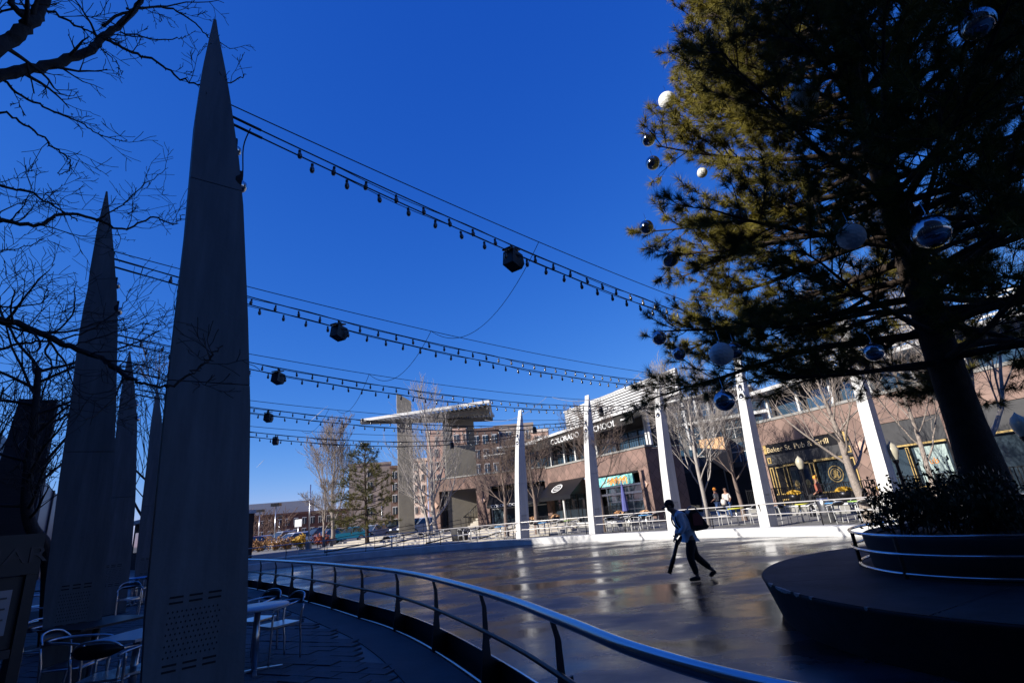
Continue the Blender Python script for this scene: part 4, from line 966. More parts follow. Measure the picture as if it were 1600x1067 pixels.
for x0 in (2.15, 2.86):
    dr = MB().box(x0, x0 + .68, .1, .16, 0, 2.5).build('door', 'charc', BK)
    MB().box(x0 + .1, x0 + .58, .085, .099, .55, 2.3).build('pane', 'glass', dr)
    q = MB(); Mq = Matrix.Translation((x0 + .34, .08, 1.5)) @ Matrix.Rotation(pi / 2, 4, 'X'); q.prism([(.16 * cos(k * pi / 8), .24 * sin(k * pi / 8)) for k in range(16)], 0, .004, Mq); q.build('gold_medallion', 'gold', dr)
    q = MB(); q.tube([Mq @ Vector((.07 * sin(a * 1.9), .15 * cos(a), .008)) for a in [pi * k / 10 for k in range(11)]], .012, 4); q.build('medallion_mark', 'black', dr)
wn = MB().box(3.95, 5.95, .2, .22, 1.0, 2.6).build('window', 'glass', BK)
q = MB(); Mq = Matrix.Translation((4.9, .19, 1.86)) @ Matrix.Rotation(pi / 2, 4, 'X')
for r_ in (.44, .3):
    vs = [Mq @ Vector((r_ * f * cos(2 * pi * k / 28), r_ * f * sin(2 * pi * k / 28), .0)) for f in (1, .88) for k in range(28)]; q.add(vs, [(k, (k + 1) % 28, 28 + (k + 1) % 28, 28 + k) for k in range(28)])
q.prism([(-.16, -.2), (.18, -.2), (.12, -.02), (.17, .1), (.05, .22), (-.1, .2), (-.13, .08), (-.2, .02), (-.12, -.05)], 0, .003, Mq); q.build('gold_emblem', 'gold', wn)
MB().box(7.55, 10.7, .05, .3, 2.85, 3.97).build('panel_band', 'charc', BK)
wn = MB().box(7.55, 10.7, .25, .28, .9, 2.84).build('window', 'glass', BK)
MB().box(7.55, 10.7, .05, .24, 0, .9).box(8.75, 8.95, .1, .24, .9, 2.85).box(7.55, 7.65, .1, .24, .9, 2.85).box(10.55, 10.7, .1, .24, .9, 2.85).build('pub_panels', 'black', BK)
MB().box(7.6, 10.6, .01, .049, 2.76, 2.84).build('gold_trim', 'gold', BK); MB().box(7.6, 10.6, .01, .049, .86, .92).build('gold_trim', 'gold', BK); gframe(8.78, 8.92, 1, 2.7, .03, .099)
MB().box(9.1, 10.4, .2, .24, 1.05, 2.65).build('window_blind', mat('pale_green_blind', (.3, .38, .36), .6), BK)
text('Pub', .4, BK, (9.35, .19, 1.85), 'orange', ext=.004, name='window_lettering')
MB().box(11.9, 15.4, .05, .3, 2.85, 3.97).build('panel_band', 'charc', BK); MB().box(11.9, 15.4, .25, .28, 0, 2.84).build('window', 'glass', BK)
MB().box(12, 15.3, .01, .049, 2.76, 2.84).build('gold_trim', 'gold', BK)
MB().obox((11.3, -.06, 3.05), .42, .12, .42, ry=radians(45)).build('wall_lamp', 'aptPeach', BK)
MB().obox((6.9, -.06, 3.05), .42, .12, .42, ry=radians(45)).build('wall_lamp', 'aptPeach', BK)

# recessed passage between them
a = azim(1010, 776, 50); b_ = azim(1215, 760, 47); d = b_ - a
PB = thing('passage_building', 'shaded back building with white window frames between school and pub', 'building', (a.x, a.y, .1), atan2(d.y, d.x))
Lp = d.length; MB().box(0, Lp, 0, 6, 0, 9.6).build('wall', 'charc', PB)
for k in range(8):
    for z in (3.7, 5.7, 7.7):
        x = 1.2 + k * 1.75; wn = MB().box(x, x + 1.35, -.06, .01, z, z + 1.6).build('window', 'glassblue' if (k + z) % 3 > 1 else 'glass', PB); MB().box(x + .64, x + .7, -.1, -.061, z, z + 1.6).box(x, x + 1.35, -.1, -.061, z + .8, z + .86).build('window_frame', 'white_rough', wn)
for k in range(7):
    if k in (2, 3, 4): MB().box(2.8 + k * 1.1, 2.98 + k * 1.1, -.6, -.4, 5.2, 9.6).build('column', 'white', PB)
MB().box(3.5, 12, -.5, -.13, 7.35, 7.6).build('band', 'white_rough', PB); MB().box(0, Lp, -1.0, 6, 9.61, 9.8).build('roof_edge', 'white_rough', PB)
MB().box(6.3, 8.3, -2.0, -.12, 4.6, 5.8).add([(6.3, -2, 4.59), (8.3, -2, 4.59), (8.3, -.12, 4.59), (6.3, -.12, 4.59), (7.9, -1.6, 3.0), (8.2, -1.6, 3.0), (8.2, -.4, 3.0), (7.9, -.4, 3.0)], [(0, 1, 5, 4), (1, 2, 6, 5), (2, 3, 7, 6), (3, 0, 4, 7), (4, 5, 6, 7)]).build('bay', 'ochre', PB)  # bay shaped and coloured to stand for a sunlit patch of tan wall
MB().box(9.6, 10.4, -1.6, -1.5, 2.9, 4.0).build('projecting_sign', 'white', PB)
MB().box(.0, Lp, -.09, -.062, 0.1, 3.3).build('glass_front', 'dark', PB)
for k in range(6): MB().box(1 + k * 2.1, 1.1 + k * 2.1, -.16, -.091, .1, 3.2).build('mullion', 'alu', PB)

# raised pub terrace walls and fences
def fence(A, B, z0, h, label, step=.12, m='black'):
    d = Vector((B[0] - A[0], B[1] - A[1], 0)); L = d.length; t = thing('metal_fence', label, 'fence', (A[0], A[1], z0), atan2(d.y, d.x), 'black metal fences of the far terraces')
    MB().box(0, L, -.02, .02, h - .04, h).box(0, L, -.015, .015, .08, .11).build('rail', m, t); b = MB(); k = 0
    while k * step < L: b.box(k * step, k * step + .03, -.012, .012, .112, h - .041); k += 1
    tag(b.build('bars', m, t), kind='stuff')
    pm = MB().box(-.025, .025, -.025, .025, 0, h + .04).mesh('post', m); k = 0
    while k * 2 <= L: part('post', pm, t, (k * 2, 0, 0)); k += 1
def off(A, ang_, s, y): return (A[0] + cos(ang_) * s - sin(ang_) * y, A[1] + sin(ang_) * s + cos(ang_) * y)
p1 = off((14.65, 32.9), angb, 1.0, -2.6); p2 = off((14.65, 32.9), angb, 15, -2.6)
def slab(name, A, ang_, L, dep, z, label):
    t = thing(name, label, 'terrace wall', (A[0], A[1], .1), ang_); MB().box(0, L, 0, dep, 0, z - .1).build('wall', 'conc', t); MB().box(-.05, L, -.06, .3, z - .1, z - .02).build('coping', 'curb', t)
slab('terrace_wall', p1, angb, 20, 2.5, .5, 'low pale wall carrying the fenced terrace of the pub')
fence(off((14.65, 32.9), angb, 1.0, -2.4), off((14.65, 32.9), angb, 14, -2.4), .5, .95, 'black metal fence in front of the gold lettered pub')
q1 = off((2.0, 46.5), ang, 6.2, -2.6); slab('terrace_wall', q1, ang, 7.5, 2.5, .35, 'low pale wall below the teal and orange shop sign')
fence(off((2.0, 46.5), ang, 6.4, -2.4), off((2.0, 46.5), ang, 13.6, -2.4), .35, .95, 'black metal fence below the teal and orange shop sign')
fence(off((2.0, 46.5), ang, -.5, -3.0), off((2.0, 46.5), ang, 5.8, -3.0), .1, .95, 'black metal fence below the round white awning sign')
# flower tubs / pumpkins
def tub(px, py, h, label, col='yellowleaf'):
    p = azim(px, py, h); z = H(px, py, h).z; random.seed(int(px)); t = thing('flower_tub', label, 'flower tub', (p.x, p.y, max(.1, z - .35)), 0, 'flower tubs on the far terraces')
    MB().lathe([(.001, 0), (.22, 0), (.3, .3), (.001, .3)], 12).build('tub', 'steeldark', t); b = MB()
    for _ in range(140):
        a_ = random.uniform(0, 6.28); e = random.uniform(0, 1.4); c_ = Vector((.3 * cos(a_) * cos(e), .3 * sin(a_) * cos(e), .3 + .14 * sin(e))); u = perp(Vector((0, 0, 1))) * .06; v = u.cross(perp(u)); b.add([c_ - u, c_ + v, c_ + u, c_ - v], [(0, 1, 2, 3)])
    tag(b.build('flowers', col, t), kind='stuff')
tub(1240, 770, 28.5, 'yellow flowers below the pub doors'); tub(1318, 765, 26, 'yellow flowers below the pub window emblem'); tub(1385, 760, 23.5, 'yellow flowers right of the largest white fin')
tub(832, 810, 37, 'orange flowers right of the leftmost white fin', 'ochre'); tub(868, 806, 36, 'orange flowers below the round white awning sign', 'ochre'); tub(967, 801, 34, 'orange flowers left of the folded parasol', 'ochre'); tub(1007, 800, 33, 'orange flowers right of the folded parasol', 'ochre')
p = azim(978, 800, 33); t = thing('parasol', 'folded blue parasol on the terrace below the teal sign', 'parasol', (p.x, p.y, .35))
MB().tube([(0, 0, 0), (0, 0, 2.4)], .03, 6).build('pole', 'alu', t); MB().lathe([(.02, .55), (.2, .6), (.16, 1.2), (.08, 2.0), (.01, 2.35)], 9, smooth=False).build('canopy', 'umb', t)
p = azim(1288, 790, 24); t = thing('litter_bin', 'steel cylinder bin between the yellow and blue tables', 'litter bin', (p.x, p.y, .1)); MB().lathe([(.001, 0), (.24, 0), (.24, .85), (.2, .95), (.001, .96)], 18).build('drum', 'alu', t); MB().lathe([(.2, .97), (.22, 1.0), (.001, 1.05)], 18).build('lid', 'steeldark', t)
p = azim(719, 845, 35); t = thing('round_pot', 'dark round pot at the end of the stone steps', 'pot', (p.x, p.y, .1)); MB().lathe([(.001, 0), (.5, 0), (.6, .8), (.55, .82), (.5, .7), (.001, .8)], 22).build('pot', 'conc_dark', t); MB().lathe([(.001, .71), (.5, .7)], 22).build('soil', 'soil', t)
# acorn street lamps
def lamp(px, py, h, lb, H0=3.2):
    p = azim(px, py, h); z = H(px, py, h).z; t = thing('street_lamp', lb, 'street lamp', (p.x, p.y, .1), 0, 'acorn street lamps by the pub')
    MB().lathe([(.16, 0), (.14, .3), (.06, .5), (.05, z - .5), (.09, z - .42), (.1, z - .35)], 10).build('pole', 'steeldark', t); MB().lathe([(.1, z - .34), (.17, z - .15), (.19, z), (.14, z + .14), (.04, z + .24), (.001, z + .3)], 14).build('globe', 'lampglobe', t)
lamp(1249, 722, 29, 'acorn lamp in front of the pub doors'); lamp(1394, 703, 22, 'acorn lamp right of the largest white fin'); lamp(1592, 662, 19, 'acorn lamp at the right edge of the photo')

# ------------------------------------------------------------------ pavilion
PV = thing('entrance_pavilion', 'tan concrete tower and wall carrying a slanted white slatted canopy', 'pavilion', (-12, 48.6, .1), 0)
def pw(b, n, m, **k): return b.build(n, m, PV, True)
c0 = Vector((-11.95, 48.55, 0)); dv = Vector((.96, .27, 0)).normalized(); dn = Vector((-dv.y, dv.x, 0))
def wallseg(b, s0, s1, z0, z1, y0=0, y1=1.4, ztl=None):
    P4 = [c0 + dv * s0 + dn * y0, c0 + dv * s1 + dn * y0, c0 + dv * s1 + dn * y1, c0 + dv * s0 + dn * y1]
    zt_ = [z1 if ztl is None else ztl, z1, z1, z1 if ztl is None else ztl]
    return b.add([(p.x, p.y, z0) for p in P4] + [(p.x, p.y, z) for p, z in zip(P4, zt_)], [(0, 1, 5, 4), (1, 2, 6, 5), (2, 3, 7, 6), (3, 0, 4, 7), (4, 5, 6, 7), (3, 2, 1, 0)])
pw(wallseg(MB(), 0, 1.4, .1, 12.9, ztl=13.8), 'tower', 'pav')
b = MB(); wallseg(b, 4.55, 7.55, .1, 8.3); wallseg(b, 4.55, 5.35, 8.3, 10.9); wallseg(b, 6.95, 7.55, 8.3, 10.9); wallseg(b, 5.35, 6.95, 10.2, 10.9); pw(b, 'wall', 'pav')
b = MB(); b.add([(-15.2, 47.6, 11.05), (-2.6, 45.35, 11.2), (-2.9, 52.9, 11.2), (-9, 53.5, 11.15), (-15.2, 47.6, 11.17), (-2.6, 45.35, 11.42), (-2.9, 52.9, 11.42), (-9, 53.5, 11.3)], [(3, 2, 1, 0), (4, 5, 6, 7), (0, 1, 5, 4), (1, 2, 6, 5), (2, 3, 7, 6), (3, 0, 4, 7)]); 
# canopy as edge beams + slats so that sun falls through
def cz_(x): return 11.15 + (x + 15.2) / 12.6 * .12
pw(MB().beam((-15.2, 47.6, 11.2), (-2.6, 45.35, 11.36), .16, .26), 'canopy_edge', 'white'); pw(MB().beam((-2.6, 45.35, 11.3), (-2.9, 52.9, 11.3), .2, .36), 'canopy_end', 'white_rough')
pw(MB().beam((-15.2, 47.62, 11.1), (-2.9, 52.9, 11.1), .5, .5), 'canopy_beam', 'pav'); pw(MB().beam((-9.5, 48.2, 10.9), (-2.8, 47.4, 10.9), .4, .5), 'canopy_beam', 'pav')
sl_ = MB()
for k in range(26):
    x = -14.4 + k * .455; f = (x + 15.2) / 12.6; y0 = 47.6 - 2.25 * f; y1 = 47.6 + 5.3 * f; MB().beam((x, y0, 11.2 + .12 * f), (x + .35, y1, 11.2 + .12 * f), .13, .22).build('canopy_slat', 'white', PV, True)
pw(MB().add([(-9.6, 48.3, 11.28), (-3, 46.6, 11.33), (-3, 52.4, 11.33), (-9.6, 49.8, 11.28)], [(0, 1, 2, 3)]), 'canopy_deck', 'pav')

# stone steps left
ST = thing('stone_steps', 'broad shallow pale stone steps left of the leftmost white fin', 'steps', (-10, 33.5, .1), radians(-9))
random.seed(2)
for k in range(6):
    y0 = k * 2.3
    for j in range(9):
        x0 = -7 + j * 2.1 + (k % 2) * .5
        MB().box(x0, x0 + 2.08, y0, y0 + 2.4, 0, .07 + k * .085).build('slab', 'steps', ST)
for k, x in enumerate((-3.2, .2, 3.6, 7.0)):
    lb = ['black step handrail farthest left on the stone steps', 'black step handrail second from the left on the stone steps', 'black step handrail third from the left on the stone steps', 'black step handrail nearest the dark round pot'][k]
    a_ = Matrix.Rotation(radians(-9), 4, 'Z') @ Vector((x, 0, 0)); t = thing('handrail', lb, 'handrail', (-10 + a_.x, 33.5 + a_.y, .1), radians(-9), 'black handrails on the stone steps')
    P = []
    for q in range(6): P += [(q * .35, q * 2.3, .12 + q * .085), (q * .35 + .1, q * 2.3 + 1.4, .12 + q * .085)]
    MB().tube([Vector(p_) + Vector((0, 0, .06)) for p_ in P], .045, 5).build('rail', 'black', t); MB().tube([(0, 0, .1), (0, 0, .9), (2, 12.5, 1.25), (2, 12.5, .4)], .02, 5).build('grab_rail', 'black', t)

# ------------------------------------------------------------------ apartments and lot building
def block(px0, px1, py_top, h, depth, m, label, floors, cols, name='apartment_block', wmat='glass', side=None, turn=0, ww=.55, trim='white_rough', h2=None):
    A = azim(px0, py_top + 60, h); B = azim(px1, py_top + 60, h2 or h); d = B - A; L = d.length; zt_ = H((px0 + px1) / 2, py_top, h).z
    t = thing(name, label, 'building', (A.x, A.y, 0), atan2(d.y, d.x) + turn); MB().box(0, L, 0, depth, 0, zt_ - .4).build('wall', m, t); MB().box(-.15, L + .15, -.15, depth, zt_ - .4, zt_).build('parapet', side or m, t)
    fh = (zt_ - 1.2) / floors; wm = MB().box(0, L / cols * ww, -.1, .02, 0, fh * .58).mesh('window', wmat); fm = MB().box(L / cols * ww * .46, L / cols * ww * .54, -.14, -.101, 0, fh * .58).box(-.06, 0, -.14, .01, -.06, fh * .58).box(-.06, L / cols * ww, -.14, .01, fh * .58, fh * .64).mesh('window_frame', trim)
    for i in range(floors):
        for j in range(cols): w0 = part('window', wm, t, (L / cols * (j + .5 - ww / 2), 0, .9 + i * fh)); part('window_frame', fm, w0)
    return t, L, zt_
block(545, 611, 723, 92, 14, 'aptTan', 'tan apartment block behind the small pine', 5, 1, ww=.12)
block(611, 624, 727, 91, 14, 'aptBrown', 'narrow dark brown apartment bay left of the tan tower', 5, 1, trim='white')
block(645, 668, 716, 84, 14, 'aptCream', 'cream apartment block right of the tan tower', 6, 2, trim='white', ww=.4)
block(668, 700, 672, 78, 14, 'aptPeach', 'peach apartment wall rising behind the white birch', 7, 1, ww=.1)
block(708, 738, 668, 76, 14, 'aptPeach', 'peach apartment wall seen through the pavilion opening', 7, 2, wmat='glassblue')
block(740, 783, 668, 74, 14, 'aptBrown', 'brown apartment block with pale framed windows right of the tan wall', 6, 3, wmat='glassblue', trim='white')
block(776, 838, 662, 78, 14, 'aptTan', 'grey tan apartment block behind the leftmost white fin', 6, 4, wmat='glassblue', trim='white')
block(834, 862, 670, 76, 12, 'aptPeach', 'small peach apartment bay above the white canopy edge', 6, 1, side='aptCream', wmat='glassblue')
t, L, zt_ = block(372, 556, 800, 108, 20, 'brickD', 'two storey dark brick building behind the car park', 2, 14, 'brick_office', trim='white', ww=.5)
MB().box(1, L * .62, 3, 14, zt_, zt_ + 2.2).build('roof_screen', 'car_silver', t)
block(636, 660, 800, 88, 6, 'aptPeach', 'low peach garage with a dark opening right of the tan tower', 1, 1, 'garage', ww=.7)
# ------------------------------------------------------------------ cars
def car(px, py, h, heading, col, label, suv=False, z=.1):
    p = azim(px, py, h); t = thing('parked_car', label, 'car', (p.x, p.y, z), heading, 'cars parked in the lot beyond the rink'); k = 1.18 if suv else 1
    W = .88
    lower = [(-2.2, .35), (-2.25, .7 * k), (-2.1, .92 * k), (-1.2, .98 * k), (1.0, .96 * k), (2.0, .8 * k), (2.25, .6 * k), (2.25, .32)]
    def loft(b, prof, W0, W1, zsplit):
        n = len(prof); vs = []
        for s in (-1, 1): vs += [(x, s * (W0 if z < zsplit else W1), z) for x, z in prof]
        b.add(vs, [tuple(range(n)), tuple(range(2 * n - 1, n - 1, -1))] + [(i, n + i, n + (i + 1) % n, (i + 1) % n) for i in range(n)]); return b
    loft(MB(), lower, W, W - .04, .9 * k).build('body', 'car_' + col, t)
    xb = -2.05 if suv else -1.75
    vs = [(xb, s * .8, .95 * k) for s in (-1, 1)] + [(1.15, s * .8, .94 * k) for s in (-1, 1)] + [(xb + .45, s * .64, 1.42 * k) for s in (-1, 1)] + [(.35, s * .64, 1.42 * k) for s in (-1, 1)]
    MB().add(vs, [(0, 1, 5, 4), (2, 6, 7, 3), (0, 4, 6, 2), (1, 3, 7, 5), (4, 5, 7, 6)]).build('glasshouse', 'glass', t)
    MB().add([(xb + .4, -.66, 1.415 * k), (.42, -.66, 1.415 * k), (.42, .66, 1.415 * k), (xb + .4, .66, 1.415 * k), (xb + .55, -.5, 1.5 * k), (.2, -.5, 1.5 * k), (.2, .5, 1.5 * k), (xb + .55, .5, 1.5 * k)], [(0, 1, 5, 4), (1, 2, 6, 5), (2, 3, 7, 6), (3, 0, 4, 7), (4, 5, 6, 7)]).build('roof', 'car_' + col, t)
    for s in (-1, 1):
        for xa, xc in ((.42, 1.15), (xb + .42, xb), (-.5, -.5)): MB().beam((xa, s * .665, 1.41 * k), (xc, s * .81, .95 * k), .05, .05).build('pillar', 'car_' + col, t)
        for x in (-1.4, 1.4):
            wt = MB().add(*_wheel(x, s)).build('wheel', 'tyre', t); MB().add(*_wheel(x, s, .2, .012)).build('rim', 'alu', wt)
        MB().obox((2.2, s * .62, .68 * k), .12, .34, .14).build('headlight', 'letter', t); MB().obox((-2.2, s * .68, .78 * k), .1, .22, .2).build('taillight', 'red_lamp', t)
    return t
def _wheel(x, s, r=.33, out=0):
    n = 16; y0 = s * .66; y1 = s * (.89 + out); vs = [(x + r * cos(2 * pi * k / n), y, .33 + r * sin(2 * pi * k / n)) for y in (y0, y1) for k in range(n)]
    return vs, [tuple(range(n)), tuple(range(2 * n - 1, n - 1, -1))] + [(k, (k + 1) % n, n + (k + 1) % n, n + k) for k in range(n)]
car(545, 846, 60, radians(190), 'teal', 'teal blue saloon car, nearest in the car park', z=.1)
car(592, 842, 70, radians(190), 'black', 'black saloon car behind the teal car', z=.1)
car(583, 838, 62, radians(250), 'silver', 'silver car in front of the tan apartment block', z=.1)
car(458, 850, 62, radians(240), 'white', 'white car nearest the yellow bush'); car(403, 846, 72, radians(250), 'white', 'white car farthest left, beside the near fin'); car(387, 848, 66, radians(250), 'red', 'red car just showing past the near fin')
car(440, 846, 74, radians(245), 'silver', 'silver car behind the white one by the yellow bush', True); car(468, 845, 76, radians(245), 'white', 'white hatchback in the second row of the car park')
car(495, 845, 70, radians(240), 'black', 'black car between the yellow and red bushes', True); car(478, 842, 88, radians(245), 'blue', 'blue car in the far row of the car park'); car(512, 846, 66, radians(240), 'grey', 'grey car behind the red bush')
car(525, 840, 88, radians(240), 'silver', 'silver car far behind the bare tree'); car(422, 843, 90, radians(250), 'grey', 'grey car in the far row near the lamp'); car(505, 838, 95, radians(245), 'white', 'white car farthest back in the car park')
car(640, 832, 62, radians(235), 'black', 'black four wheel drive left of the tan tower', True, z=.1); car(612, 834, 66, radians(200), 'black', 'black car behind the small pine', True, z=.1); car(662, 828, 62, radians(215), 'silver', 'silver four wheel drive right of the tan tower', True, z=.1)
# lot lamps, poles, bushes
def pole(px, py0, py1, h, lb, head=True, r=.045):
    p = azim(px, py0, h); z = H(px, py1, h).z; t = thing('lot_lamp', lb, 'lamp post', (p.x, p.y, 0), 0, 'lamp posts in the car park'); MB().tube([(0, 0, 0), (0, 0, z)], [r * 1.3, r], 8).build('pole', 'alu', t)
    MB().box(-.2, .2, -.2, .2, 0, .7).build('footing', 'conc', t)
    if head: MB().obox((0, 0, z + .15), .9, .6, .3).build('lamp_head', 'steeldark', t)
pole(428, 850, 791, 62, 'dark headed lamp post standing before the brick building'); pole(403, 848, 800, 75, 'lamp post farthest left in the car park'); pole(435, 846, 808, 95, 'short far lamp post in front of the brick windows')
pole(597, 835, 782, 68, 'pale double lamp post left of the tan tower'); pole(482, 852, 757, 50, 'thin bare steel mast left of the small trees', False, .05)
for px, py, h, r, hh, lb, m in ((471, 848, 52, .9, 1.0, 'yellow bush beside the white car', 'yellowleaf'), (503, 848, 52, .9, 1.0, 'red bush left of the teal car', 'redbush'), (405, 855, 60, 1.0, .45, 'low rusty bush farthest left by the car park', 'rust'), (430, 852, 58, 1.1, .45, 'low rusty bush under the dark headed lamp post', 'rust'), (450, 852, 58, .9, .4, 'low rusty bush left of the yellow bush', 'rust')):
    p = azim(px, py, h); shrub((p.x, p.y, .1), r, hh, 900, lb, int(px), .09, m, 'bushes edging the car park', 'bush')
t = thing('road_sign', 'small white square sign standing in the car park', 'sign', azim(465, 850, 66)); MB().tube([(0, 0, 0), (0, 0, 2.6)], .05, 5).build('post', 'alu', t); MB().box(-.4, .4, -.08, -.05, 2.1, 2.9).build('sign_plate', 'letter', t)
# ------------------------------------------------------------------ background trees
p = azim(574, 848, 42); pine((p.x, p.y, .1), H(574, 697, 42).z, 3.4, 1.9, 13, 5, .16, 'small pine in front of the tan apartment block', 21, 24, .3, .011, 'needle2', sub=7, tuft_step=.42, wild=.5, group='pines of the square', rmin=.02)
bare_tree('bare_tree', azim(519, 850, 52), 11.0, 'tall fine twigged bare tree left of the small pine', 'bark_pale', 51, .2, .18, 14, .5, 4, (7, 6, 4), up_=.16, rmin=0.0098, seg=.6)
bare_tree('bare_tree', azim(506, 852, 46), 5.2, 'low spreading bare tree behind the red bush', 'bark_pale', 52, .13, .25, 9, .6, 4, (7, 6, 4), up_=.05, rmin=0.0084, seg=.4)
bare_tree('birch_tree', azim(682, 832, 44), 13.2, 'tall white stemmed birch in front of the tan wall', 'bark_birch', 53, .2, .1, 24, .42, 3, (9, 7, 5), up_=.16, rmin=0.0084, seg=.5, lean=(-.6, 0))
bare_tree('birch_tree', azim(671, 832, 46), 9.0, 'shorter birch leaning left of the tall white birch', 'bark_birch', 63, .14, .1, 16, .45, 3, (9, 7, 5), up_=.16, rmin=0.0084, seg=.5, lean=(-1.2, 0))
bare_tree('bare_tree', azim(793, 840, 34), 6.0, 'bare tree with last yellow leaves left of the leftmost white fin', 'bark_mid', 54, .14, .3, 10, .6, 4, (7, 6, 4), up_=.07, rmin=0.0063, leaves=('yellowleaf', 150, .5), seg=.3)
bare_tree('bare_tree', azim(840, 836, 33), 5.8, 'bare forked tree in front of the round awning sign', 'bark_mid', 55, .15, .3, 10, .6, 4, (7, 6, 4), up_=.08, rmin=0.0063, seg=.3)
bare_tree('bare_tree', azim(944, 828, 30), 6.6, 'bare forked tree in front of the teal sign', 'bark_mid', 56, .14, .33, 11, .55, 4, (7, 6, 4), up_=.1, rmin=0.0056, leaves=('yellowleaf', 40, .5), seg=.3)
bare_tree('birch_tree', azim(1104, 815, 27), 8.0, 'white barked bare tree leaning left behind the walking man', 'bark_birch', 57, .13, .2, 18, .5, 4, (7, 6, 4), up_=.1, rmin=0.0056, lean=(.3, 0), seg=.3)
bare_tree('bare_tree', azim(1160, 800, 30), 6.8, 'pale bare tree just left of the second largest white fin', 'bark_mid', 58, .12, .3, 11, .55, 4, (7, 6, 4), up_=.08, rmin=0.0056, seg=.3)
bare_tree('bare_tree', azim(1352, 790, 23.5), 6.3, 'thick trunked pale tree in front of the pub window', 'bark_pale', 59, .19, .3, 14, .75, 3, (7, 5, 4), up_=.06, rmin=0.0056, lean=(-.4, 0), seg=.3)
bare_tree('bare_tree', azim(1475, 800, 21), 6.5, 'pale bare tree between the largest white fin and the pine trunk', 'bark_pale', 60, .1, .3, 10, .6, 4, (7, 6, 4), up_=.06, rmin=0.0049, seg=.3)
bare_tree('bare_tree', azim(1590, 800, 17), 8.5, 'white barked tree right of the pine trunk', 'bark_birch', 61, .18, .25, 13, .6, 4, (7, 6, 4), up_=.08, rmin=0.0049, lean=(-.5, 0), seg=.3)
bare_tree('bare_tree', azim(735, 790, 60), 11, 'reddish bare tree in front of the brown apartment block', 'bark_brown', 62, .15, .2, 14, .5, 3, (9, 7, 5), up_=.12, rmin=0.0126, seg=.6)
for k, (px, h) in enumerate(((395, 80), (415, 82), (440, 84), (540, 70))):
    bare_tree('bare_bush', azim(px, 845, h), 4.0, ['reddish bare shrub at the left end of the brick building', 'reddish bare shrub behind the left lamp post', 'reddish bare shrub right of the dark headed lamp post', 'reddish bare shrub behind the teal car'][k], 'bark_brown', 70 + k, .1, .05, 14, .9, 2, (7, 6), up_=.05, group='bare shrubs along the brick building', cat='shrub', rmin=.025, seg=.5, spread=(20, 80))

# ------------------------------------------------------------------ people
def skin(name, V, E, root, m, parent, sub=2):
    me = bpy.data.meshes.new(name); keys = list(V); me.from_pydata([V[k][0] for k in keys], [(keys.index(a), keys.index(b)) for a, b in E], []); me.materials.append(M_[m])
    o = bpy.data.objects.new(name, me); C.objects.link(o); o.parent = parent
    md = o.modifiers.new('skin', 'SKIN'); md.use_smooth_shade = True
    sv = me.skin_vertices[0].data
    for i, k in enumerate(keys):
        r = V[k][1]; sv[i].radius = r if isinstance(r, tuple) else (r, r); sv[i].use_root = (k == root)
    s_ = o.modifiers.new('sub', 'SUBSURF'); s_.levels = sub; s_.render_levels = sub
    return o
def face_parts(t, c, yaw_dir=1):
    pass
mp_ = G(1095, 906, -.25); t = thing('person', 'man in dark cap and light blue hoodie walking with a backpack leaf blower', 'person', (mp_.x, mp_.y, -.25), pi + .06)
# local +x = walking direction, z up
J = {'pelvis': ((.06, 0, .93), (.10, .08)), 'waist': ((.11, 0, 1.08), (.11, .09)), 'chest': ((.20, 0, 1.30), (.18, .13)), 'neckb': ((.29, 0, 1.45), (.11, .09)), 'neck': ((.34, 0, 1.51), .062), 'head0': ((.39, 0, 1.56), (.075, .075)), 'head1': ((.415, 0, 1.63), (.092, .08)), 'head2': ((.41, 0, 1.70), (.075, .07)), 'jaw': ((.455, 0, 1.555), (.045, .05)),
     'nose': ((.515, 0, 1.605), .014)}
E_ = [('pelvis', 'waist'), ('waist', 'chest'), ('chest', 'neckb'), ('neckb', 'neck'), ('neck', 'head0'), ('head0', 'head1'), ('head1', 'head2'), ('head0', 'jaw'), ('head1', 'nose')]
ARM = {1: [(.27, .17, 1.40), (.22, .23, 1.14), (.40, .2, .98)], -1: [(.27, -.17, 1.40), (.19, -.25, 1.13), (.33, -.2, .93)]}
LEG = {1: [(.06, .09, .90), (.18, .1, .52), (.10, .1, .13), (.09, .1, .06), (.26, .1, .035)], -1: [(.05, -.09, .90), (-.02, -.1, .50), (-.31, -.1, .20), (-.37, -.1, .15), (-.27, -.1, .03)]}
for s in (1, -1):
    for k, p in enumerate(ARM[s]): J['a%d%d' % (s, k)] = (p, (.055, .05, .035)[k])
    E_ += [('neckb', 'a%d0' % s), ('a%d0' % s, 'a%d1' % s), ('a%d1' % s, 'a%d2' % s)]
    for k, p in enumerate(LEG[s]): J['l%d%d' % (s, k)] = (p, (.1, .07, .05, .045, .03)[k])
    E_ += [('pelvis', 'l%d0' % s)] + [('l%d%d' % (s, k), 'l%d%d' % (s, k + 1)) for k in range(4)]
skin('body', J, E_, 'pelvis', 'skin', t)
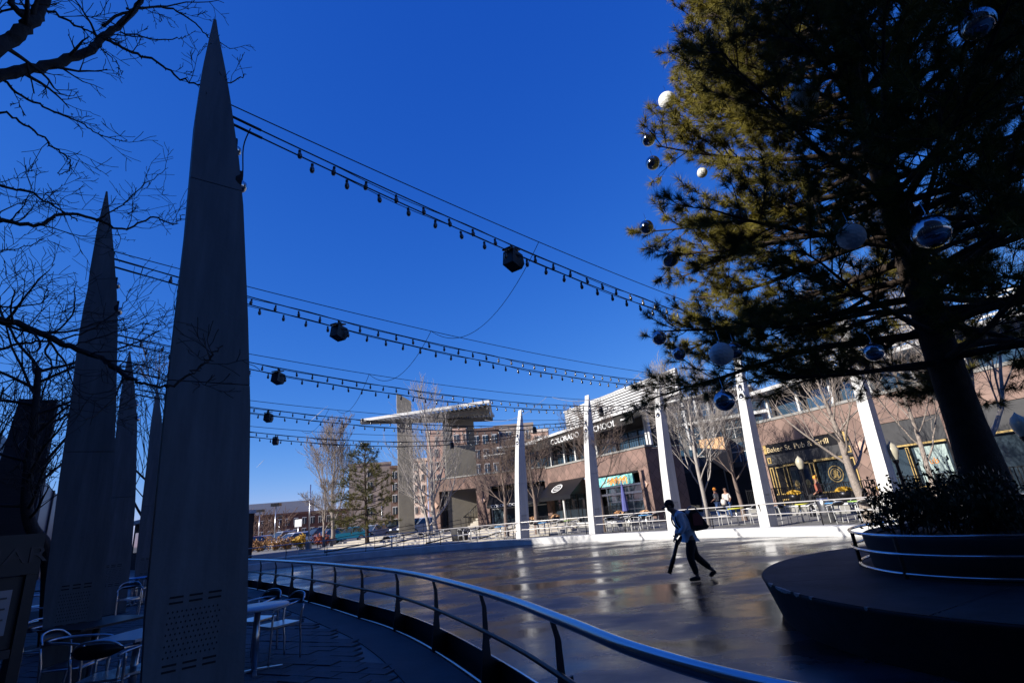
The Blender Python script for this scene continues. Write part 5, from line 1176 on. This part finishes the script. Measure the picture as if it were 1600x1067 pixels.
# hoodie
V = {'p0': ((.06, 0, .93), (.115, .10)), 'p': ((.06, 0, .97), (.175, .145)), 'w': ((.09, 0, 1.08), (.19, .155)), 'c': ((.19, 0, 1.30), (.215, .165)), 'n': ((.275, 0, 1.445), (.125, .115)), 'n2': ((.32, 0, 1.50), (.095, .08))}
E2 = [('p0', 'p'), ('p', 'w'), ('w', 'c'), ('c', 'n'), ('n', 'n2')]
for s in (1, -1):
    a = [Vector(q) for q in ARM[s]]; V['s%d' % s] = (tuple(a[0]), .085); V['e%d' % s] = (tuple(a[1]), .068); V['h%d' % s] = (tuple(a[1].lerp(a[2], .85)), .05); E2 += [('n', 's%d' % s), ('s%d' % s, 'e%d' % s), ('e%d' % s, 'h%d' % s)]
skin('hoodie', V, E2, 'p', 'hoodie', t); hd = {'a': ((.26, -.08, 1.46), .05), 'b': ((.2, 0, 1.47), .06), 'c': ((.26, .08, 1.46), .05)}; skin('hood', hd, [('a', 'b'), ('b', 'c')], 'b', 'hoodie', t)
V = {'p': ((.06, 0, .90), (.11, .10)), 'p2': ((.07, 0, 1.0), (.16, .125))}; E2 = [('p', 'p2')]
for s in (1, -1):
    a = [Vector(q) for q in LEG[s]]; V['t%d' % s] = (tuple(a[0] - Vector((0, 0, .05))), .125); V['m%d' % s] = (tuple(a[0].lerp(a[1], .55)), .115); V['k%d' % s] = (tuple(a[1]), .092); V['c%d' % s] = (tuple(a[1].lerp(a[2], .5)), .08); V['a%d' % s] = (tuple(a[1].lerp(a[2], .98)), .068)
    E2 += [('p', 't%d' % s), ('t%d' % s, 'm%d' % s), ('m%d' % s, 'k%d' % s), ('k%d' % s, 'c%d' % s), ('c%d' % s, 'a%d' % s)]
skin('trousers', V, E2, 'p', 'trouser', t)
for s, (heel, mid, toe) in {1: ((.03, .1, .055), (.14, .1, .06), (.29, .1, .04)), -1: ((-.41, -.1, .15), (-.345, -.1, .10), (-.255, -.1, .045))}.items():
    skin('shoe', {'h': (heel, (.05, .05)), 'm': (mid, (.05, .052)), 't': (toe, (.045, .035))}, [('h', 'm'), ('m', 't')], 'm', 'blackmatte', t)
cp = MB(); Mc = Matrix.Translation((.4, 0, 1.66)) @ Matrix.Rotation(radians(22), 4, 'Y')
for i in range(7):
    for j in range(18):
        a = pi / 2 * i / 6; b_ = 2 * pi * j / 18; cp.v.append(tuple(Mc @ Vector((.115 * cos(a) * cos(b_), .095 * cos(a) * sin(b_), .105 * sin(a)))))
cp.f = [(i * 18 + j, i * 18 + (j + 1) % 18, (i + 1) * 18 + (j + 1) % 18, (i + 1) * 18 + j) for i in range(6) for j in range(18)]; cp.mi = [0] * len(cp.f); cp.sm = [True] * len(cp.f)
cp.prism([(.08, -.08), (.14, -.075), (.2, -.04), (.215, 0), (.2, .04), (.14, .075), (.08, .08)], -.02, .0, Mc); cp.build('cap', 'blackmatte', t)
for s in (1, -1):   # hands
    c = Vector(ARM[s][2]); d = (c - Vector(ARM[s][1])).normalized(); hv = {'w': (tuple(c), .028), 'p': (tuple(c + d * .06), (.035, .022))}; he = [('w', 'p')]
    for q in range(4):
        f0 = c + d * .07 + Vector((0, (q - 1.5) * .018, 0)); f1 = f0 + d * (.035 + .005 * (q % 3)); f2 = f1 + Vector((-.01, 0, -.03)); hv['f%d' % q] = (tuple(f0), .009); hv['g%d' % q] = (tuple(f1), .0085); hv['h%d' % q] = (tuple(f2), .008); he += [('p', 'f%d' % q), ('f%d' % q, 'g%d' % q), ('g%d' % q, 'h%d' % q)]
    hv['t0'] = (tuple(c + d * .03 + Vector((0, -s * .03, -.01))), .01); hv['t1'] = (tuple(c + d * .07 + Vector((0, -s * .035, -.025))), .009); he += [('w', 't0'), ('t0', 't1')]
    skin('hand', hv, he, 'p', 'skin', t)
for s in (1, -1): MB().ball((.405, s * .082, 1.61), .02, 8, 6).build('ear', 'skin', t); MB().ball((.488, s * .03, 1.622), .009, 8, 6).build('eye', 'dark_hole', t)
MB().ball((.37, 0, 1.63), .088, 12, 8).build('hair', 'blackmatte', t)
bl = thing('leaf_blower', 'backpack leaf blower with dark red housing worn by the walking man', 'leaf blower', t.location, t.rotation_euler.z)
b = MB(); b.prism([(.07, 1.10), (.05, 1.42), (-.02, 1.5), (-.16, 1.46), (-.28, 1.25), (-.36, 1.1), (-.3, 1.05), (-.05, 1.03)], -.19, .19, Matrix.Rotation(pi / 2, 4, 'X')); b.build('pack_frame', 'black', bl)
b = MB(); b.prism([(.0, 1.16), (-.02, 1.4), (-.14, 1.43), (-.24, 1.28), (-.22, 1.14)], -.225, .225, Matrix.Rotation(pi / 2, 4, 'X')); b.build('housing', 'maroon', bl)
MB().tube(spline([(.02, .05, 1.50), (-.06, .05, 1.56), (-.17, .05, 1.52), (-.24, .05, 1.4)], 5), .014, 6).build('handle', 'wire', bl)
MB().tube(spline([(-.1, -.2, 1.1), (.05, -.3, 1.0), (.2, -.27, .86), (.31, -.2, .78)], 6), .045, 10).build('flexible_hose', 'blackmatte', bl)
MB().tube([(.29, -.2, .84), (.44, -.2, .52), (.47, -.2, .46), (.62, -.2, .17)], [.045, .042, .052, .046], 14).build('blower_tube', 'black', bl)
MB().tube([(.30, -.2, .80), (.33, -.2, .93), (.38, -.2, .96)], .016, 6).build('grip', 'black', bl)
for s in (1, -1): MB().tube(spline([(.1, s * .12, 1.46), (.26, s * .13, 1.47), (.36, s * .14, 1.33), (.3, s * .16, 1.15), (.12, s * .15, 1.06)], 5), .018, 5).build('shoulder_strap', 'blackmatte', bl)

def walker(px, py, h, rz, label, top, bottom, hair, z=.1, sit=False, s=1.0):
    p = azim(px, py, h); t = thing('person', label, 'person', (p.x, p.y, z), rz); t.scale = (s,) * 3; dz = -.42 if sit else 0
    V = {'pelvis': ((0, 0, .95 + dz), (.14, .11)), 'chest': ((.02, 0, 1.3 + dz), (.17, .12)), 'nb': ((.02, 0, 1.45 + dz), (.1, .08)), 'n': ((.03, 0, 1.52 + dz), .055), 'h': ((.04, 0, 1.63 + dz), (.088, .08)), 'h2': ((.04, 0, 1.7 + dz), .06)}; E = [('pelvis', 'chest'), ('chest', 'nb'), ('nb', 'n'), ('n', 'h'), ('h', 'h2')]
    for q in (1, -1):
        V['s%d' % q] = ((.02, q * .17, 1.42 + dz), .05); V['e%d' % q] = ((-.02, q * .24, 1.15 + dz), .042); V['w%d' % q] = ((.14 + .1 * q, q * .23, 1.0 + dz), .03); V['hd%d' % q] = ((.2 + .1 * q, q * .22, .95 + dz), .035); E += [('nb', 's%d' % q), ('s%d' % q, 'e%d' % q), ('e%d' % q, 'w%d' % q), ('w%d' % q, 'hd%d' % q)]
    body = skin('body', V, E, 'pelvis', 'skin', t)
    V2 = {k: (v[0], tuple(x * 1.18 for x in v[1]) if isinstance(v[1], tuple) else v[1] * 1.35) for k, v in V.items() if k[0] in 'pcse' or k == 'nb'}; E2 = [e for e in E if e[0] in V2 and e[1] in V2]; skin('shirt', V2, E2, 'pelvis', top, t)
    V3 = {'pelvis': ((0, 0, .93 + dz), (.15, .125))}; E3 = []
    for q in (1, -1):
        if sit: J3 = [(.05, q * .09, .5), (.42, q * .1, .5), (.44, q * .1, .1)]
        else: J3 = [(0, q * .09, .86), (.05 * q + .03, q * .1, .5), (-.04 * q, q * .1, .09)]
        for k, (c, r_) in enumerate(zip(J3, (.1, .075, .055))): V3['l%d%d' % (q, k)] = (c, r_)
        E3 += [('pelvis', 'l%d0' % q), ('l%d0' % q, 'l%d1' % q), ('l%d1' % q, 'l%d2' % q)]
        c = Vector(J3[2]); skin('shoe', {'a': (tuple(c + Vector((-.04, 0, -.04))), .045), 'b': (tuple(c + Vector((.14, 0, -.05))), .035)}, [('a', 'b')], 'a', 'blackmatte', t)
    skin('trousers', V3, E3, 'pelvis', bottom, t); MB().ball((.02, 0, 1.69 + dz), .105, 12, 8, .9).build('hair', hair, t); return t
walker(1124, 800, 34, 2.4, 'man with an orange cap and jeans beside the white barked tree', 'greyshirt', 'jean', 'orange')
walker(1139, 795, 34, -2.2, 'woman in white top and jeans carrying a pale bag', 'whiteshirt', 'jean', 'bark_brown', s=.95)
p = azim(1133, 795, 33.8); b = MB().lathe([(.001, 0), (.14, .02), (.17, .2), (.12, .34), (.001, .35)], 10); o = b.build('shoulder_bag', 'whiteshirt'); o.location = (p.x, p.y, .75); tag(o, 'pale bag carried by the woman in the white top', 'bag'); 
walker(1281, 770, 27.5, 2.8, 'red haired person seated outside the pub window', 'redbush', 'trouser', 'orange', z=.5, sit=True)

# contrails: ice trails high up
for k, (a, b_, r) in enumerate((((512, 634), (480, 662), 3), ((413, 718), (401, 730), 2))):
    A = H(a[0], a[1], 5200); B = H(b_[0], b_[1], 5600); tag(MB().tube([A, A.lerp(B, .5), B], [1, r, 1], 6).build('contrail', 'contrail'), ['thin white aircraft trail above the low light strings', 'short faint aircraft trail low by the near fin'][k], 'aircraft trail')

# everything that stands on the far terrace stands on its surface
for o in list(SC.objects):
    if o.parent is None and abs(o.location.z - .1) < .0015 and o.type in ('EMPTY', 'MESH'): o.location.z = .02
